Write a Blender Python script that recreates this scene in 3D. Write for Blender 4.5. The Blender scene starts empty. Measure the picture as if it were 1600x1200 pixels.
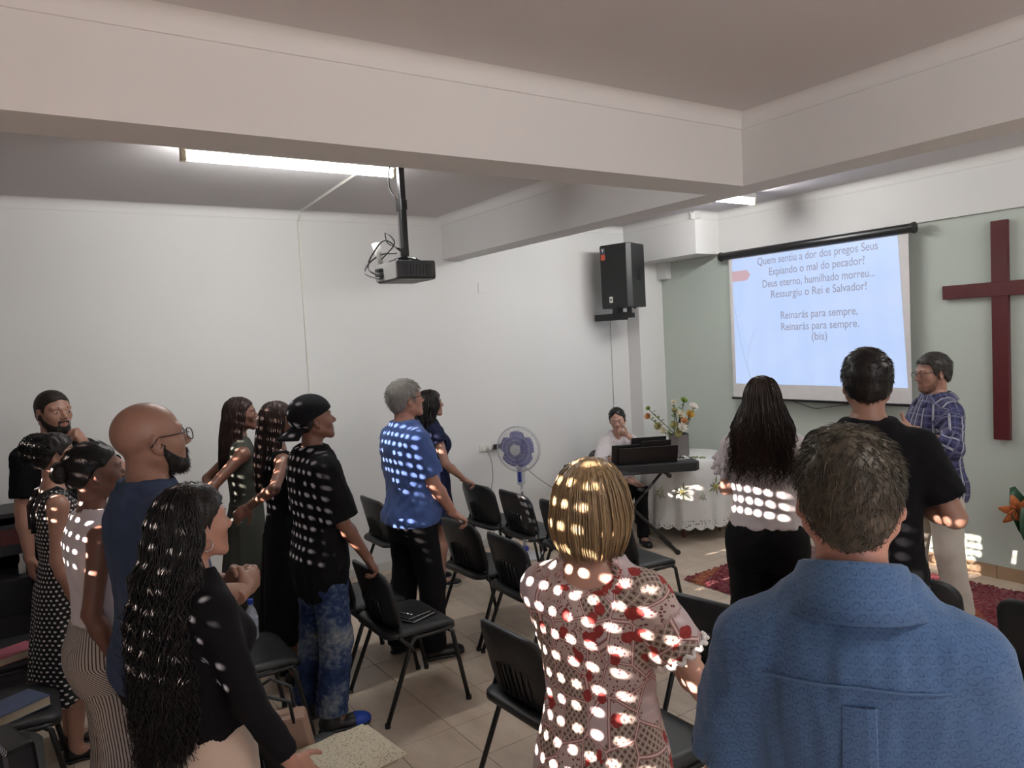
import bpy, math, random
import numpy as np
from mathutils import Matrix, Vector, Quaternion

# ------------------------------------------------------------------ camera, light, exposure
SC = bpy.context.scene
COL = SC.collection
cam_d = bpy.data.cameras.new('camera')
cam_d.sensor_width = 36.0
cam_d.lens = 1171.47 / 1600.0 * 36.0
cam_d.clip_start = 0.05
cam = bpy.data.objects.new('camera', cam_d)
COL.objects.link(cam)
cam.matrix_world = Matrix((
    (0.558614, -0.019799, 0.829191, 6.1524),
    (0.827636, 0.078978, -0.555680, 0.0),
    (-0.054486, 0.996680, 0.060504, 2.0),
    (0, 0, 0, 1)))
SC.camera = cam

world = bpy.data.worlds.new('world')
SC.world = world
world.use_nodes = True
world.node_tree.nodes['Background'].inputs[0].default_value = (0.62, 0.72, 0.9, 1)
world.node_tree.nodes['Background'].inputs[1].default_value = 2.3

# low sun that comes through the perforated shutters behind the camera
SUN_DIR = Vector((0.06, 1.0, -0.30)).normalized()
sun_d = bpy.data.lights.new('sun', 'SUN')
sun_d.energy = 165.0
sun_d.angle = math.radians(0.38)
sun_d.color = (1.0, 0.87, 0.80)
sun = bpy.data.objects.new('sun', sun_d)
COL.objects.link(sun)
sun.rotation_euler = SUN_DIR.to_track_quat('-Z', 'Y').to_euler()
sun.location = (3, -6, 5)

# sky portal in the added open doorway behind the viewer (guides sampling, gives off no light itself)
po_d = bpy.data.lights.new('doorway_portal', 'AREA'); po_d.shape = 'RECTANGLE'; po_d.size = 2.8; po_d.size_y = 2.35
po_d.cycles.is_portal = True
po = bpy.data.objects.new('doorway_portal', po_d); COL.objects.link(po); po.location = (8.22, 0.8, 1.175); po.rotation_euler = (0, math.radians(90), 0)

SC.view_settings.view_transform = 'Standard'
SC.view_settings.look = 'None'
SC.view_settings.exposure = 0.0
SC.view_settings.gamma = 1.0
SC.view_settings.use_curve_mapping = False
SC.cycles.use_denoising = True
SC.cycles.max_bounces = 8
SC.cycles.diffuse_bounces = 5
SC.cycles.sample_clamp_indirect = 4.0
TUBE_STRENGTH = 132.0
# ------------------------------------------------------------------ helpers
RNG = random.Random(7)
def lin(c):
    c = c / 255.0
    return c / 12.92 if c <= 0.04045 else ((c + 0.055) / 1.055) ** 2.4
def srgb(r, g, b): return (lin(r), lin(g), lin(b), 1.0)

MATS = {}
class NT:
    def __init__(s, name):
        s.m = bpy.data.materials.new(name); s.m.use_nodes = True
        s.t = s.m.node_tree; s.n = s.t.nodes
        s.b = s.n['Principled BSDF']
    def new(s, typ, **kw):
        n = s.n.new(typ)
        for k, v in kw.items(): setattr(n, k, v)
        return n
    def link(s, a, b): s.t.links.new(a, b)
    def math(s, op, a, b=None, c=None):
        n = s.n.new('ShaderNodeMath'); n.operation = op
        for i, v in enumerate((a, b, c)):
            if v is None: continue
            if isinstance(v, (int, float)): n.inputs[i].default_value = v
            else: s.link(v, n.inputs[i])
        return n.outputs[0]
    def mix(s, f, a, b):
        n = s.n.new('ShaderNodeMix'); n.data_type = 'RGBA'
        for i, v in ((0, f), (6, a), (7, b)):
            if isinstance(v, (int, float)): n.inputs[i].default_value = v
            elif isinstance(v, tuple): n.inputs[i].default_value = v
            else: s.link(v, n.inputs[i])
        return n.outputs[2]
    def coord(s, kind='Object'):
        return s.n.new('ShaderNodeTexCoord').outputs[kind]
    def attr(s, name):
        n = s.n.new('ShaderNodeAttribute'); n.attribute_name = name
        return n
    def noise(s, scale, detail=3, vec=None, rough=0.5):
        n = s.n.new('ShaderNodeTexNoise'); n.inputs['Scale'].default_value = scale
        n.inputs['Detail'].default_value = detail; n.inputs['Roughness'].default_value = rough
        if vec is not None: s.link(vec, n.inputs['Vector'])
        return n.outputs[0]
    def ramp(s, f, stops):
        n = s.n.new('ShaderNodeValToRGB'); e = n.color_ramp.elements
        while len(e) < len(stops): e.new(0.5)
        for el, (p, c) in zip(e, stops):
            el.position = p; el.color = c
        s.link(f, n.inputs[0]); return n.outputs[0]
    def bump(s, h, strength=0.3, dist=0.01):
        n = s.n.new('ShaderNodeBump'); n.inputs['Strength'].default_value = strength
        n.inputs['Distance'].default_value = dist
        s.link(h, n.inputs['Height']); s.link(n.outputs[0], s.b.inputs['Normal'])
    def sep(s, v):
        n = s.n.new('ShaderNodeSeparateXYZ'); s.link(v, n.inputs[0]); return n.outputs
    def col(s, v):
        if isinstance(v, tuple): s.b.inputs['Base Color'].default_value = v
        else: s.link(v, s.b.inputs['Base Color'])
    def set(s, rough=None, metal=None, spec=None, trans=None, alpha=None, sheen=None, coat=None):
        for k, v in (('Roughness', rough), ('Metallic', metal), ('Specular IOR Level', spec), ('Transmission Weight', trans), ('Alpha', alpha), ('Sheen Weight', sheen), ('Coat Weight', coat)):
            if v is not None: s.b.inputs[k].default_value = v
        return s

def plain(name, c, rough=0.5, metal=0.0, var=0.10, scale=12.0, bump=0.0, spec=None, bscale=None, sheen=None):
    if name in MATS: return MATS[name]
    t = NT(name); co = t.coord()
    f = t.noise(scale, 4, co)
    dk = tuple(x * (1 - var) for x in c[:3]) + (1,); lt = tuple(min(1, x * (1 + var)) for x in c[:3]) + (1,)
    t.col(t.mix(f, dk, lt)); t.set(rough, metal, spec, sheen=sheen)
    if bump: t.bump(t.noise(bscale or scale * 6, 3, co), bump, 0.004)
    MATS[name] = t.m
    return t.m

def emis(name, c, s):
    t = NT(name)
    t.col((0.0, 0.0, 0.0, 1)) ; t.b.inputs['Emission Color'].default_value = c
    t.b.inputs['Emission Strength'].default_value = s
    MATS[name] = t.m; return t.m

def glassy(name, c, rough=0.05, alpha=0.25):
    t = NT(name); t.col(c); t.set(rough, alpha=alpha, spec=0.6)
    MATS[name] = t.m; return t.m

class MB:
    """collects vertices and faces of one mesh"""
    def __init__(s): s.v = []; s.f = []
    def add(s, vs, fs):
        b = len(s.v); s.v += [tuple(v) for v in vs]; s.f += [tuple(i + b for i in f) for f in fs]; return s
    def box(s, lo, hi):
        x0, y0, z0 = lo; x1, y1, z1 = hi
        return s.add([(x0,y0,z0),(x1,y0,z0),(x1,y1,z0),(x0,y1,z0),(x0,y0,z1),(x1,y0,z1),(x1,y1,z1),(x0,y1,z1)],
                     [(0,3,2,1),(4,5,6,7),(0,1,5,4),(1,2,6,5),(2,3,7,6),(3,0,4,7)])
    def obox(s, c, ax, half):
        c = Vector(c); a = [Vector(v) for v in ax]; vs = []
        for sz in (-1, 1):
            for sx, sy in ((-1,-1),(1,-1),(1,1),(-1,1)):
                vs.append(c + a[0]*sx*half[0] + a[1]*sy*half[1] + a[2]*sz*half[2])
        return s.add(vs, [(0,3,2,1),(4,5,6,7),(0,1,5,4),(1,2,6,5),(2,3,7,6),(3,0,4,7)])
    def tube(s, pts, r, n=8, closed=False, sq=1.0):
        pts = [Vector(p) for p in pts]; k = len(pts)
        rr = r if isinstance(r, (list, tuple)) else [r] * k
        up = None; rings = []
        for i in range(k):
            if closed: t = pts[(i+1) % k] - pts[i-1]
            else: t = pts[min(i+1, k-1)] - pts[max(i-1, 0)]
            t.normalize()
            if up is None:
                up = Vector((0,0,1)) if abs(t.z) < 0.9 else Vector((1,0,0))
            a = t.cross(up)
            if a.length < 1e-5: a = t.orthogonal()
            a.normalize(); b = a.cross(t); up = b
            rings.append([pts[i] + a*math.cos(2*math.pi*j/n)*rr[i] + b*math.sin(2*math.pi*j/n)*rr[i]*sq for j in range(n)])
        vs = [p for rg in rings for p in rg]; fs = []
        for i in range(k if closed else k-1):
            for j in range(n):
                a0 = i*n+j; a1 = i*n+(j+1) % n; b0 = ((i+1) % k)*n+j; b1 = ((i+1) % k)*n+(j+1) % n
                fs.append((a0, a1, b1, b0))
        if not closed:
            fs.append(tuple(range(n))[::-1]); fs.append(tuple((k-1)*n+j for j in range(n)))
        return s.add(vs, fs)
    def lathe(s, prof, n=24, c=(0,0,0), wob=None):
        vs = []; k = len(prof); fs = []
        for i, (r, z) in enumerate(prof):
            for j in range(n):
                a = 2*math.pi*j/n; rr = r if wob is None else wob(i, a, r)
                vs.append((c[0]+rr*math.cos(a), c[1]+rr*math.sin(a), c[2]+z))
        for i in range(k-1):
            for j in range(n):
                fs.append((i*n+j, i*n+(j+1)%n, (i+1)*n+(j+1)%n, (i+1)*n+j))
        if prof[0][0] > 1e-6: fs.append(tuple(range(n))[::-1])
        if prof[-1][0] > 1e-6: fs.append(tuple((k-1)*n+j for j in range(n)))
        return s.add(vs, fs)
    def prism(s, outline, d0, d1, M=None):
        """outline (a,b) extruded from d0 to d1 on the third axis; M maps (a,b,d) to space"""
        n = len(outline); M = M or (lambda a, b, d: (a, b, d))
        vs = [M(a, b, d0) for a, b in outline] + [M(a, b, d1) for a, b in outline]
        fs = [tuple(range(n))[::-1], tuple(range(n, 2*n))] + [(i, (i+1)%n, n+(i+1)%n, n+i) for i in range(n)]
        return s.add(vs, fs)
    def build(s, name, m, parent=None, smooth=False, bevel=0.0, loc=None):
        me = bpy.data.meshes.new(name); me.from_pydata(s.v, [], s.f); me.validate()
        if smooth:
            me.polygons.foreach_set('use_smooth', [True]*len(me.polygons))
        o = bpy.data.objects.new(name, me); COL.objects.link(o)
        if m: me.materials.append(m)
        if parent: o.parent = parent
        if loc: o.location = loc
        if bevel:
            b = o.modifiers.new('bevel', 'BEVEL'); b.width = bevel; b.segments = 2; b.limit_method = 'ANGLE'
        return o
def rrect(w, h, r, n=5, cx=0, cy=0):
    out = []
    for (sx, sy, a0) in ((1,1,0),(-1,1,90),(-1,-1,180),(1,-1,270)):
        for i in range(n+1):
            a = math.radians(a0 + 90*i/n)
            out.append((cx+sx*(w/2-r)+r*math.cos(a), cy+sy*(h/2-r)+r*math.sin(a)))
    return out
def empty(name, loc=(0,0,0), rz=0.0, label=None, cat=None, group=None):
    o = bpy.data.objects.new(name, None); COL.objects.link(o); o.location = loc; o.rotation_euler = (0,0,rz)
    o.empty_display_size = 0.1
    return tag(o, label, cat, group)
def tag(o, label=None, cat=None, group=None, kind=None):
    if label: o['label'] = label
    if cat: o['category'] = cat
    if group: o['group'] = group
    if kind: o['kind'] = kind
    return o
def copy_tree(o, parent=None):
    c = o.copy(); COL.objects.link(c); c.parent = parent
    for ch in list(o.children): copy_tree(ch, c)
    return c
def crom(pts, n=6):
    p = [Vector(q) for q in pts]; p = [p[0]*2-p[1]] + p + [p[-1]*2-p[-2]]; out = []
    for i in range(1, len(p)-2):
        for k in range(n):
            t = k/n; a, b, c, d = p[i-1], p[i], p[i+1], p[i+2]
            out.append(0.5*((2*b) + (c-a)*t + (2*a-5*b+4*c-d)*t*t + (3*b-a-3*c+d)*t*t*t))
    return out + [p[-2]]
def arc(c, r, a0, a1, n, ax=(1,0,0), ay=(0,0,1)):
    c = Vector(c); ax = Vector(ax); ay = Vector(ay)
    return [c + ax*r*math.cos(math.radians(a0+(a1-a0)*i/n)) + ay*r*math.sin(math.radians(a0+(a1-a0)*i/n)) for i in range(n+1)]
# ------------------------------------------------------------------ room shell
def wallmat(name, c, s=0.03, stain=0.06):
    t = NT(name); co = t.coord()
    f = t.noise(1.1, 4, co); g = t.noise(9, 5, co)
    base = t.mix(f, tuple(x*(1-stain) for x in c[:3])+(1,), c)
    t.col(base); t.set(0.75, spec=0.25); t.bump(g, 0.08, 0.01)
    MATS[name] = t.m; return t.m
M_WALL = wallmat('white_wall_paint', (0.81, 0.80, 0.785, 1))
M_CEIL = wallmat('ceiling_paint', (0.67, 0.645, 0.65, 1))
M_GREEN = wallmat('sage_wall_paint', srgb(198, 207, 198))
M_BASE = plain('white_baseboard', srgb(205, 203, 198), 0.5)
M_TAN = plain('tan_baseboard_tile', srgb(168, 140, 112), 0.4, var=0.15, scale=6)
M_GROUT = plain('tile_grout', srgb(136, 120, 104), 0.85, var=0.15)
def struct(o): o['kind'] = 'structure'; return o
XR, YB, ZC, YF = 8.2, -1.6, 3.14, 6.055

def tilemat():
    t = NT('beige_floor_tile'); co = t.coord(); oi = t.n.new('ShaderNodeObjectInfo')
    geo = t.n.new('ShaderNodeNewGeometry')
    mp = t.n.new('ShaderNodeMapping'); t.link(geo.outputs['Position'], mp.inputs[0]); mp.inputs['Scale'].default_value = (1.0, 2.4, 1)
    n1 = t.noise(2.6, 5, mp.outputs[0], 0.6); n2 = t.noise(22, 4, mp.outputs[0])
    c = t.ramp(n1, [(0.25, srgb(178, 158, 138)), (0.5, srgb(200, 182, 163)), (0.75, srgb(216, 201, 184))])
    c2 = t.mix(t.math('MULTIPLY', n2, 0.25), c, srgb(158, 138, 120))
    k = t.math('MULTIPLY', oi.outputs['Random'], 0.16)
    t.col(t.mix(k, c2, srgb(224, 208, 190))); t.set(0.34, spec=0.45); t.bump(n2, 0.05, 0.004)
    MATS['tile'] = t.m; return t.m
M_TILE = tilemat()
floor = struct(MB().box((0, YB, -0.12), (XR, YF + 0.1, -0.004)).build('floor', M_GROUT))
TS = 0.33
tp = MB(); g = 0.0016; e = 0.0012
tp.add([(g+e,g+e,0),(TS-g-e,g+e,0),(TS-g-e,TS-g-e,0),(g+e,TS-g-e,0),(g,g,-e),(TS-g,g,-e),(TS-g,TS-g,-e),(g,TS-g,-e),(g,g,-.006),(TS-g,g,-.006),(TS-g,TS-g,-.006),(g,TS-g,-.006)],
       [(0,1,2,3),(0,4,5,1),(1,5,6,2),(2,6,7,3),(3,7,4,0),(4,8,9,5),(5,9,10,6),(6,10,11,7),(7,11,8,4)])
X0, Y0 = 2.12 - 7*TS, 1.44 - 9*TS
tile0 = None; far_tiles = MB()
for i in range(0, 26):
    for j in range(0, 24):
        x, y = X0 + i*TS, Y0 + j*TS
        if x < -0.25 or x > XR or y > YF: continue
        if i <= 13 and 3 <= j <= 22:
            if tile0 is None:
                tile0 = tp.build('floor_tile', M_TILE, floor); o = tile0
            else:
                o = tile0.copy(); COL.objects.link(o); o.parent = floor
            o.location = (x, y, 0)
        else:
            far_tiles.add([(a+x, b+y, c) for a, b, c in tp.v], tp.f)
o = far_tiles.build('floor_tile_field', M_TILE, floor); o['kind'] = 'stuff'

struct(MB().box((-0.15, YB-0.2, 0), (0, YF+0.15, ZC+0.1)).build('wall_left', M_WALL))
struct(MB().box((0, YF, 0), (XR+0.15, YF+0.15, ZC+0.1)).build('wall_front', M_GREEN))
DY0, DY1, DZ1 = -0.6, 2.2, 2.35
struct(MB().box((XR, YB-0.2, 0), (XR+0.15, DY0, ZC+0.1)).box((XR, DY1, 0), (XR+0.15, YF, ZC+0.1)).box((XR, DY0, DZ1), (XR+0.15, DY1, ZC+0.1)).build('wall_right', M_WALL))
struct(MB().box((XR, DY0, -0.12), (XR+3.5, DY1, -0.004)).build('floor_outside', M_GROUT))
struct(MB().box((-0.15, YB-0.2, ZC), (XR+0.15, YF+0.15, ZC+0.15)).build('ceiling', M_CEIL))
# corner column, header beams
struct(MB().box((0, 5.6915, 0), (0.19, YF, 2.734)).build('column', M_WALL))
struct(MB().box((0, 5.6915, 2.734), (1.03, YF, ZC)).build('ceiling_beam', M_WALL))
struct(MB().box((1.03, 6.0275, 2.734), (XR, YF, ZC)).build('ceiling_beam', M_WALL))
A1, A2, B1, B2, ZB = 3.4254, 3.1669, 3.4256, 3.664, 2.7656
struct(MB().box((A2, YB, ZB), (A1, B1, ZC)).build('ceiling_beam', M_WALL))
struct(MB().box((0, B1, ZB), (XR, B2, ZC)).build('ceiling_beam', M_WALL))
struct(MB().box((0.19, 5.98, 2.555), (0.335, YF, 2.734)).build('trim_13', M_WALL))

# plaster coving: a lip, then a quarter round up to the ceiling
def coving(n, p, q, nrm):
    p = Vector(p); q = Vector(q); nrm = Vector(nrm); z0 = 3.069; R = ZC - z0
    prof = [(0.0, z0), (0.010, z0), (0.010, z0 + 0.010)]
    for i in range(7):
        a = math.pi/2*i/6
        prof.append((0.010 + (R-0.010)*(1-math.cos(a)), z0 + 0.010 + (R-0.010)*math.sin(a)))
    prof.append((0.0, ZC))
    m = MB(); k = len(prof)
    d = (q-p).normalized(); vs = []
    for e0, s in ((p, 1), (q, -1)):
        for a, z in prof:
            b = e0 + nrm*a; vs.append((b.x, b.y, z))
    m.add(vs, [(i, (i+1) % k, k+(i+1) % k, k+i) for i in range(k)])
    o = m.build('trim_%d' % n, M_WALL, smooth=False); struct(o)
    for pl in o.data.polygons: pl.use_smooth = True
    try: o.data.set_sharp_from_angle(angle=math.radians(40))
    except Exception: pass
coving(1, (0, YB, 0), (0, B1, 0), (1,0,0)); coving(2, (A2, YB, 0), (A2, B1, 0), (-1,0,0)); coving(3, (0, B1, 0), (A2, B1, 0), (0,-1,0))
coving(4, (A1, YB, 0), (A1, B1, 0), (1,0,0)); coving(5, (A1, B1, 0), (XR, B1, 0), (0,-1,0)); coving(6, (XR, YB, 0), (XR, B1, 0), (-1,0,0))
coving(7, (0, B2, 0), (0, 5.6915, 0), (1,0,0)); coving(8, (0, B2, 0), (XR, B2, 0), (0,1,0)); coving(9, (0, 5.6915, 0), (1.10, 5.6915, 0), (0,-1,0))
coving(10, (1.03, 5.63, 0), (1.03, 6.0275, 0), (1,0,0)); coving(11, (1.03, 6.0275, 0), (XR, 6.0275, 0), (0,-1,0)); coving(12, (XR, B2, 0), (XR, YF, 0), (-1,0,0))
# baseboards
struct(MB().box((0, YB, 0), (0.012, 5.6915, 0.075)).build('baseboard_left', M_BASE, bevel=0.003))
bf = struct(MB().box((0.19, YF-0.006, 0), (XR, YF, 0.098)).build('baseboard_front', M_GROUT))
bt = None
for i in range(24):
    x = 0.19 + i*0.335
    if x > XR - 0.33: break
    if bt is None:
        bt = MB().box((0.0015, YF-0.013, 0), (0.3335, YF-0.004, 0.1)).build('skirting_tile', M_TAN, bf, bevel=0.002); o = bt
    else:
        o = bt.copy(); COL.objects.link(o); o.parent = bf
    o.location = (x, 0, 0)
struct(MB().box((0.0, 5.6815, 0), (0.20, 5.6915, 0.098)).box((0.19, 5.6815, 0), (0.20, YF-0.013, 0.098)).build('baseboard_column', M_TAN))

# back wall with shuttered windows (behind the camera), the narrow ones made up to hold sun off some figures: the sun gets in through the slots of the slats
WZ0, WZ1 = 0.95, 2.66
WINS = [(0.22, 0.96, 3), (1.0, 3.02, 15), (3.05, 3.58, 3), (3.60, 4.98, 16)]   # x0, x1, rows whose slots hang open, shaped to place the sun dots
bw = MB(); xs = [-0.15] + [v for w in WINS for v in w[:2]] + [XR+0.15]
for a, b in zip(xs[0::2], xs[1::2]): bw.box((a, YB-0.2, 0), (b, YB, ZC+0.1))
for x0, x1, r in WINS:
    bw.box((x0, YB-0.2, 0), (x1, YB, WZ0)); bw.box((x0, YB-0.2, WZ1), (x1, YB, ZC+0.1))
struct(bw.build('wall_back', M_WALL))
M_SLAT = plain('grey_shutter_slat', srgb(150, 148, 142), 0.6)
M_FRAME = plain('white_window_frame', srgb(225, 224, 220), 0.4)
PZ, PX = 0.058, 0.045
for wi, (x0, x1, openrows) in enumerate(WINS):
    w = struct(MB().box((x0, YB-0.06, WZ0), (x0+0.03, YB-0.01, WZ1)).box((x1-0.03, YB-0.06, WZ0), (x1, YB-0.01, WZ1)).box((x0, YB-0.06, WZ0), (x1, YB-0.01, WZ0+0.03)).box((x0, YB-0.06, WZ1-0.02), (x1, YB-0.01, WZ1)).build('window_%d' % (wi+1), M_FRAME))
    rows = int((WZ1-WZ0)/PZ) + 1
    for r in range(rows):
        zt = WZ1 - r*PZ; m = MB(); y0, y1 = YB-0.125, YB-0.117
        if r >= openrows:
            m.box((x0, y0, zt-PZ-0.003), (x1, y1, zt+0.001))
        else:
            hh = 0.0125
            m.box((x0, y0, zt-PZ+hh), (x1, y1, zt+0.001))
            nh = int((x1-x0-0.06)/PX); xa = x0 + (x1-x0-nh*PX)/2 + (r % 2)*0.004; last = x0
            for h in range(nh):
                hx = xa + h*PX + (RNG.random()-0.5)*0.004; hw = 0.011
                if RNG.random() < 0.03: continue
                m.box((last, y0, zt-PZ-0.0005), (hx, y1, zt-PZ+hh+0.0005)); last = hx+hw
            m.box((last, y0, zt-PZ-0.0005), (x1, y1, zt-PZ+hh+0.0005))
        m.build('shutter_slat', M_SLAT, w)
# unseen door on the right wall, added open so sky light reaches the ceiling
M_DOOR = plain('brown_door_wood', srgb(120, 82, 56), 0.45, var=0.2, scale=5)
fr = struct(MB().box((XR+0.05, DY0, 0), (XR+0.10, DY0+0.06, DZ1)).box((XR+0.05, DY1-0.06, 0), (XR+0.10, DY1, DZ1)).box((XR+0.05, DY0, DZ1-0.06), (XR+0.10, DY1, DZ1)).build('door_1', M_FRAME))
d = MB().box((XR+0.12, DY1-0.10, 0.01), (XR+1.0, DY1-0.06, DZ1-0.07)).build('door_leaf', M_DOOR, fr, bevel=0.004)
MB().box((XR+0.85, DY1-0.15, 1.02), (XR+0.97, DY1-0.10, 1.05)).build('handle', plain('door_metal', srgb(170,170,170), 0.3, 1.0), d)
# ------------------------------------------------------------------ fixtures on ceiling and walls
M_WHITEP = plain('white_plastic', srgb(228, 227, 220), 0.4)
M_BLACKP = plain('black_plastic', srgb(24, 24, 26), 0.42, var=0.2, scale=30)
M_BLACKM = plain('black_metal', srgb(16, 16, 18), 0.35, var=0.2, spec=0.5)
M_CHROME = plain('chrome_metal', srgb(200, 200, 205), 0.2, 1.0)
M_TUBE = emis('fluorescent_tube', (0.985, 0.985, 0.965, 1), TUBE_STRENGTH)
def light_tube(loc, label, ang=0.0, on=True):
    r = empty('fluorescent_lamp', loc, ang, label, 'lamp', 'ceiling tube lamps')
    MB().box((-0.032, -0.61, -0.055), (0.032, 0.61, 0.0)).build('housing', M_WHITEP, r, bevel=0.006)
    MB().tube([(0, -0.595, -0.085), (0, 0.595, -0.085)], 0.019, 14).build('tube', M_TUBE, r, smooth=True)
    for s in (-1, 1):
        MB().box((-0.024, s*0.61-0.014, -0.108), (0.024, s*0.61+0.014, -0.01)).build('end_cap', plain('cream_plastic', srgb(214, 205, 180), 0.5), r, bevel=0.004)
    return r
light_tube((1.86, 1.47, ZC), 'lit fluorescent tube on the ceiling above the left wall bay, beside projector pole')
light_tube((1.93, 4.82, ZC), 'lit fluorescent tube peeking out behind the crossing of the ceiling beams')
light_tube((6.75, 1.75, ZC), 'fluorescent tube on the ceiling to the right of the viewer')
light_tube((5.6, 5.0, ZC), 'fluorescent tube on the ceiling far right beyond the cross beam')

# white cable duct down the left wall and over the ceiling to the lamp
duct = tag(MB().box((0, 2.075, 0.08), (0.014, 2.097, 3.069)).build('cable_duct', M_WHITEP, bevel=0.002), 'thin white cable duct running up the left wall to the ceiling lamp', 'cable duct')
MB().tube([(0.01, 2.086, 3.06), (0.075, 2.086, ZC-0.006), (1.83, 1.97, ZC-0.006)], 0.011, 4).build('ceiling_run', M_WHITEP, duct)

# projector on a ceiling pole
pj = empty('projector', (2.03, 2.03, 0), 0.0, 'black and grey projector hanging from the ceiling on a long pole', 'projector')
M_PJG = plain('grey_projector_back', srgb(150, 148, 146), 0.5)
M_PJ = plain('dark_projector_body', srgb(40, 41, 43), 0.42)
ol = rrect(0.30, 0.11, 0.018)
MB().prism(ol, -0.12, 0.13, lambda a, b, d: (a, d, 2.435+b)).build('body', M_PJ, pj, bevel=0.004)
MB().prism(rrect(0.29, 0.10, 0.015), -0.127, -0.118, lambda a, b, d: (a, d, 2.435+b)).build('rear_panel', M_PJG, pj, bevel=0.002)
MB().box((-0.14, -0.11, 2.376), (0.14, 0.12, 2.381)).build('underside', M_PJG, pj, bevel=0.001)
for k in range(9):
    MB().box((0.150, -0.08+k*0.021, 2.405), (0.1525, -0.069+k*0.021, 2.465)).build('vent', M_BLACKP, pj)
MB().tube([(-0.07, 0.12, 2.44), (-0.07, 0.165, 2.44)], 0.032, 16).build('lens', M_BLACKP, pj, smooth=False)
pole = MB().box((0.005, -0.018, 2.53), (0.040, 0.018, ZC)).build('pole', M_BLACKM, pj, bevel=0.003)
MB().box((-0.030, -0.012, 2.53), (-0.008, 0.012, 2.86)).build('pole_channel', M_CHROME, pj)
MB().box((-0.034, -0.016, 2.80), (0.044, 0.022, 2.86)).build('pole_clamp', M_BLACKM, pj, bevel=0.003)
MB().box((-0.06, -0.06, ZC-0.012), (0.09, 0.06, ZC)).build('ceiling_plate', M_BLACKM, pj)
mt = MB()
for a in (0.3, 1.5, 2.7, 4.2, 5.3): mt.tube([(0.015, 0, 2.525), (0.015+0.10*math.cos(a), 0.09*math.sin(a), 2.50), (0.015+0.105*math.cos(a), 0.095*math.sin(a), 2.487)], 0.008, 6)
mt.tube([(0.016, 0, 2.50), (0.016, 0, 2.57)], 0.025, 10); mt.build('mount', M_BLACKM, pj)
MB().tube([(-0.11, -0.10, 2.49), (-0.13, -0.12, 2.62)], [0.012, 0.026], 12).build('white_adaptor', M_WHITEP, pj, smooth=True)
def ctube(pts, r, n): MB().tube(crom(pts), r, n).build('cable', M_BLACKP, pj, smooth=True)
ctube([(0.0, -0.02, 2.56), (-0.06, -0.09, 2.63), (-0.12, -0.15, 2.55), (-0.17, -0.16, 2.49), (-0.12, -0.17, 2.45), (-0.09, -0.13, 2.42)], 0.005, 6)
ctube([(-0.03, -0.03, 2.55), (-0.1, -0.1, 2.55), (-0.16, -0.16, 2.50), (-0.15, -0.19, 2.44), (-0.05, -0.15, 2.40), (-0.03, -0.127, 2.41)], 0.005, 6)
ctube([(-0.02, -0.01, 2.86), (-0.075, -0.03, 2.95), (-0.06, -0.03, 3.06), (-0.01, -0.01, ZC)], 0.005, 6)
ctube([(0.02, -0.03, 2.57), (-0.04, -0.08, 2.61), (-0.02, -0.1, 2.67), (0.03, -0.07, 2.60), (-0.1, -0.1, 2.52)], 0.004, 6)
for z in (2.45, 2.42): MB().box((-0.10, -0.15, z-0.008), (-0.03, -0.12, z+0.008)).build('plug', M_BLACKP, pj, bevel=0.002)

# loudspeaker on the wall
sp = empty('loudspeaker', (0.40, 5.30, 2.25), math.radians(14), 'black loudspeaker mounted high on the white left wall corner', 'loudspeaker')
# local -y is the front
def spk_outline(): return [(-0.19, -0.13), (-0.15, -0.175), (0.15, -0.175), (0.19, -0.13), (0.15, 0.17), (-0.15, 0.17)]
MB().prism(spk_outline(), 0.0, 0.64).build('cabinet', M_BLACKP, sp, bevel=0.008)
MB().prism([(-0.155, -0.179), (0.155, -0.179), (0.155, -0.174), (-0.155, -0.174)], 0.02, 0.62).build('grille', plain('speaker_grille', srgb(20, 21, 22), 0.6, bump=0.6, bscale=500), sp, bevel=0.002)
MB().box((-0.142, -0.1825, 0.49), (-0.092, -0.179, 0.545)).build('orange_label', plain('orange_sticker', srgb(205, 92, 66), 0.5), sp)
MB().box((-0.142, -0.1825, 0.545), (-0.092, -0.179, 0.61)).build('grey_label', plain('grey_sticker', srgb(70, 74, 88), 0.5), sp)
lg = MB(); lg.add([(-0.130,-0.1835,0.605),(-0.122,-0.1835,0.605),(-0.117,-0.1835,0.585),(-0.112,-0.1835,0.605),(-0.104,-0.1835,0.605),(-0.114,-0.1835,0.572),(-0.120,-0.1835,0.572)], [(0,1,2,5,6),(2,3,4,5)]); lg.build('logo', M_WHITEP, sp)
MB().box((-0.06, -0.1825, 0.055), (-0.022, -0.179, 0.115)).build('white_label', M_WHITEP, sp)
MB().box((-0.05, -0.1835, 0.075), (-0.032, -0.1825, 0.095)).build('label_print', M_BLACKP, sp)
MB().obox((0.178, 0.0, 0.33), ((0.99, -0.13, 0), (0.13, 0.99, 0), (0,0,1)), (0.003, 0.03, 0.06)).build('handle_recess', plain('recess_shade', (0.004,0.004,0.004,1), 0.8), sp)  # near-black plate, the shade of the handle hollow put into its colour
br = MB(); br.box((-0.10, -0.08, -0.06), (-0.04, 0.03, 0.0)); br.box((0.06, -0.06, -0.06), (0.10, -0.02, 0.0)); br.box((-0.10, -0.09, -0.105), (0.13, -0.02, -0.055)); br.box((-0.10, -0.09, -0.12), (-0.03, 0.10, -0.04)); br.box((-0.385, 0.0, -0.12), (-0.03, 0.09, -0.05))
br.build('bracket', M_BLACKM, sp, bevel=0.004)
for s in (-1, 1): MB().tube([(s*0.12, 0.0, -0.016), (s*0.12, 0.0, 0.0)], 0.014, 10).build('rubber_foot', M_BLACKP, sp)
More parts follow.
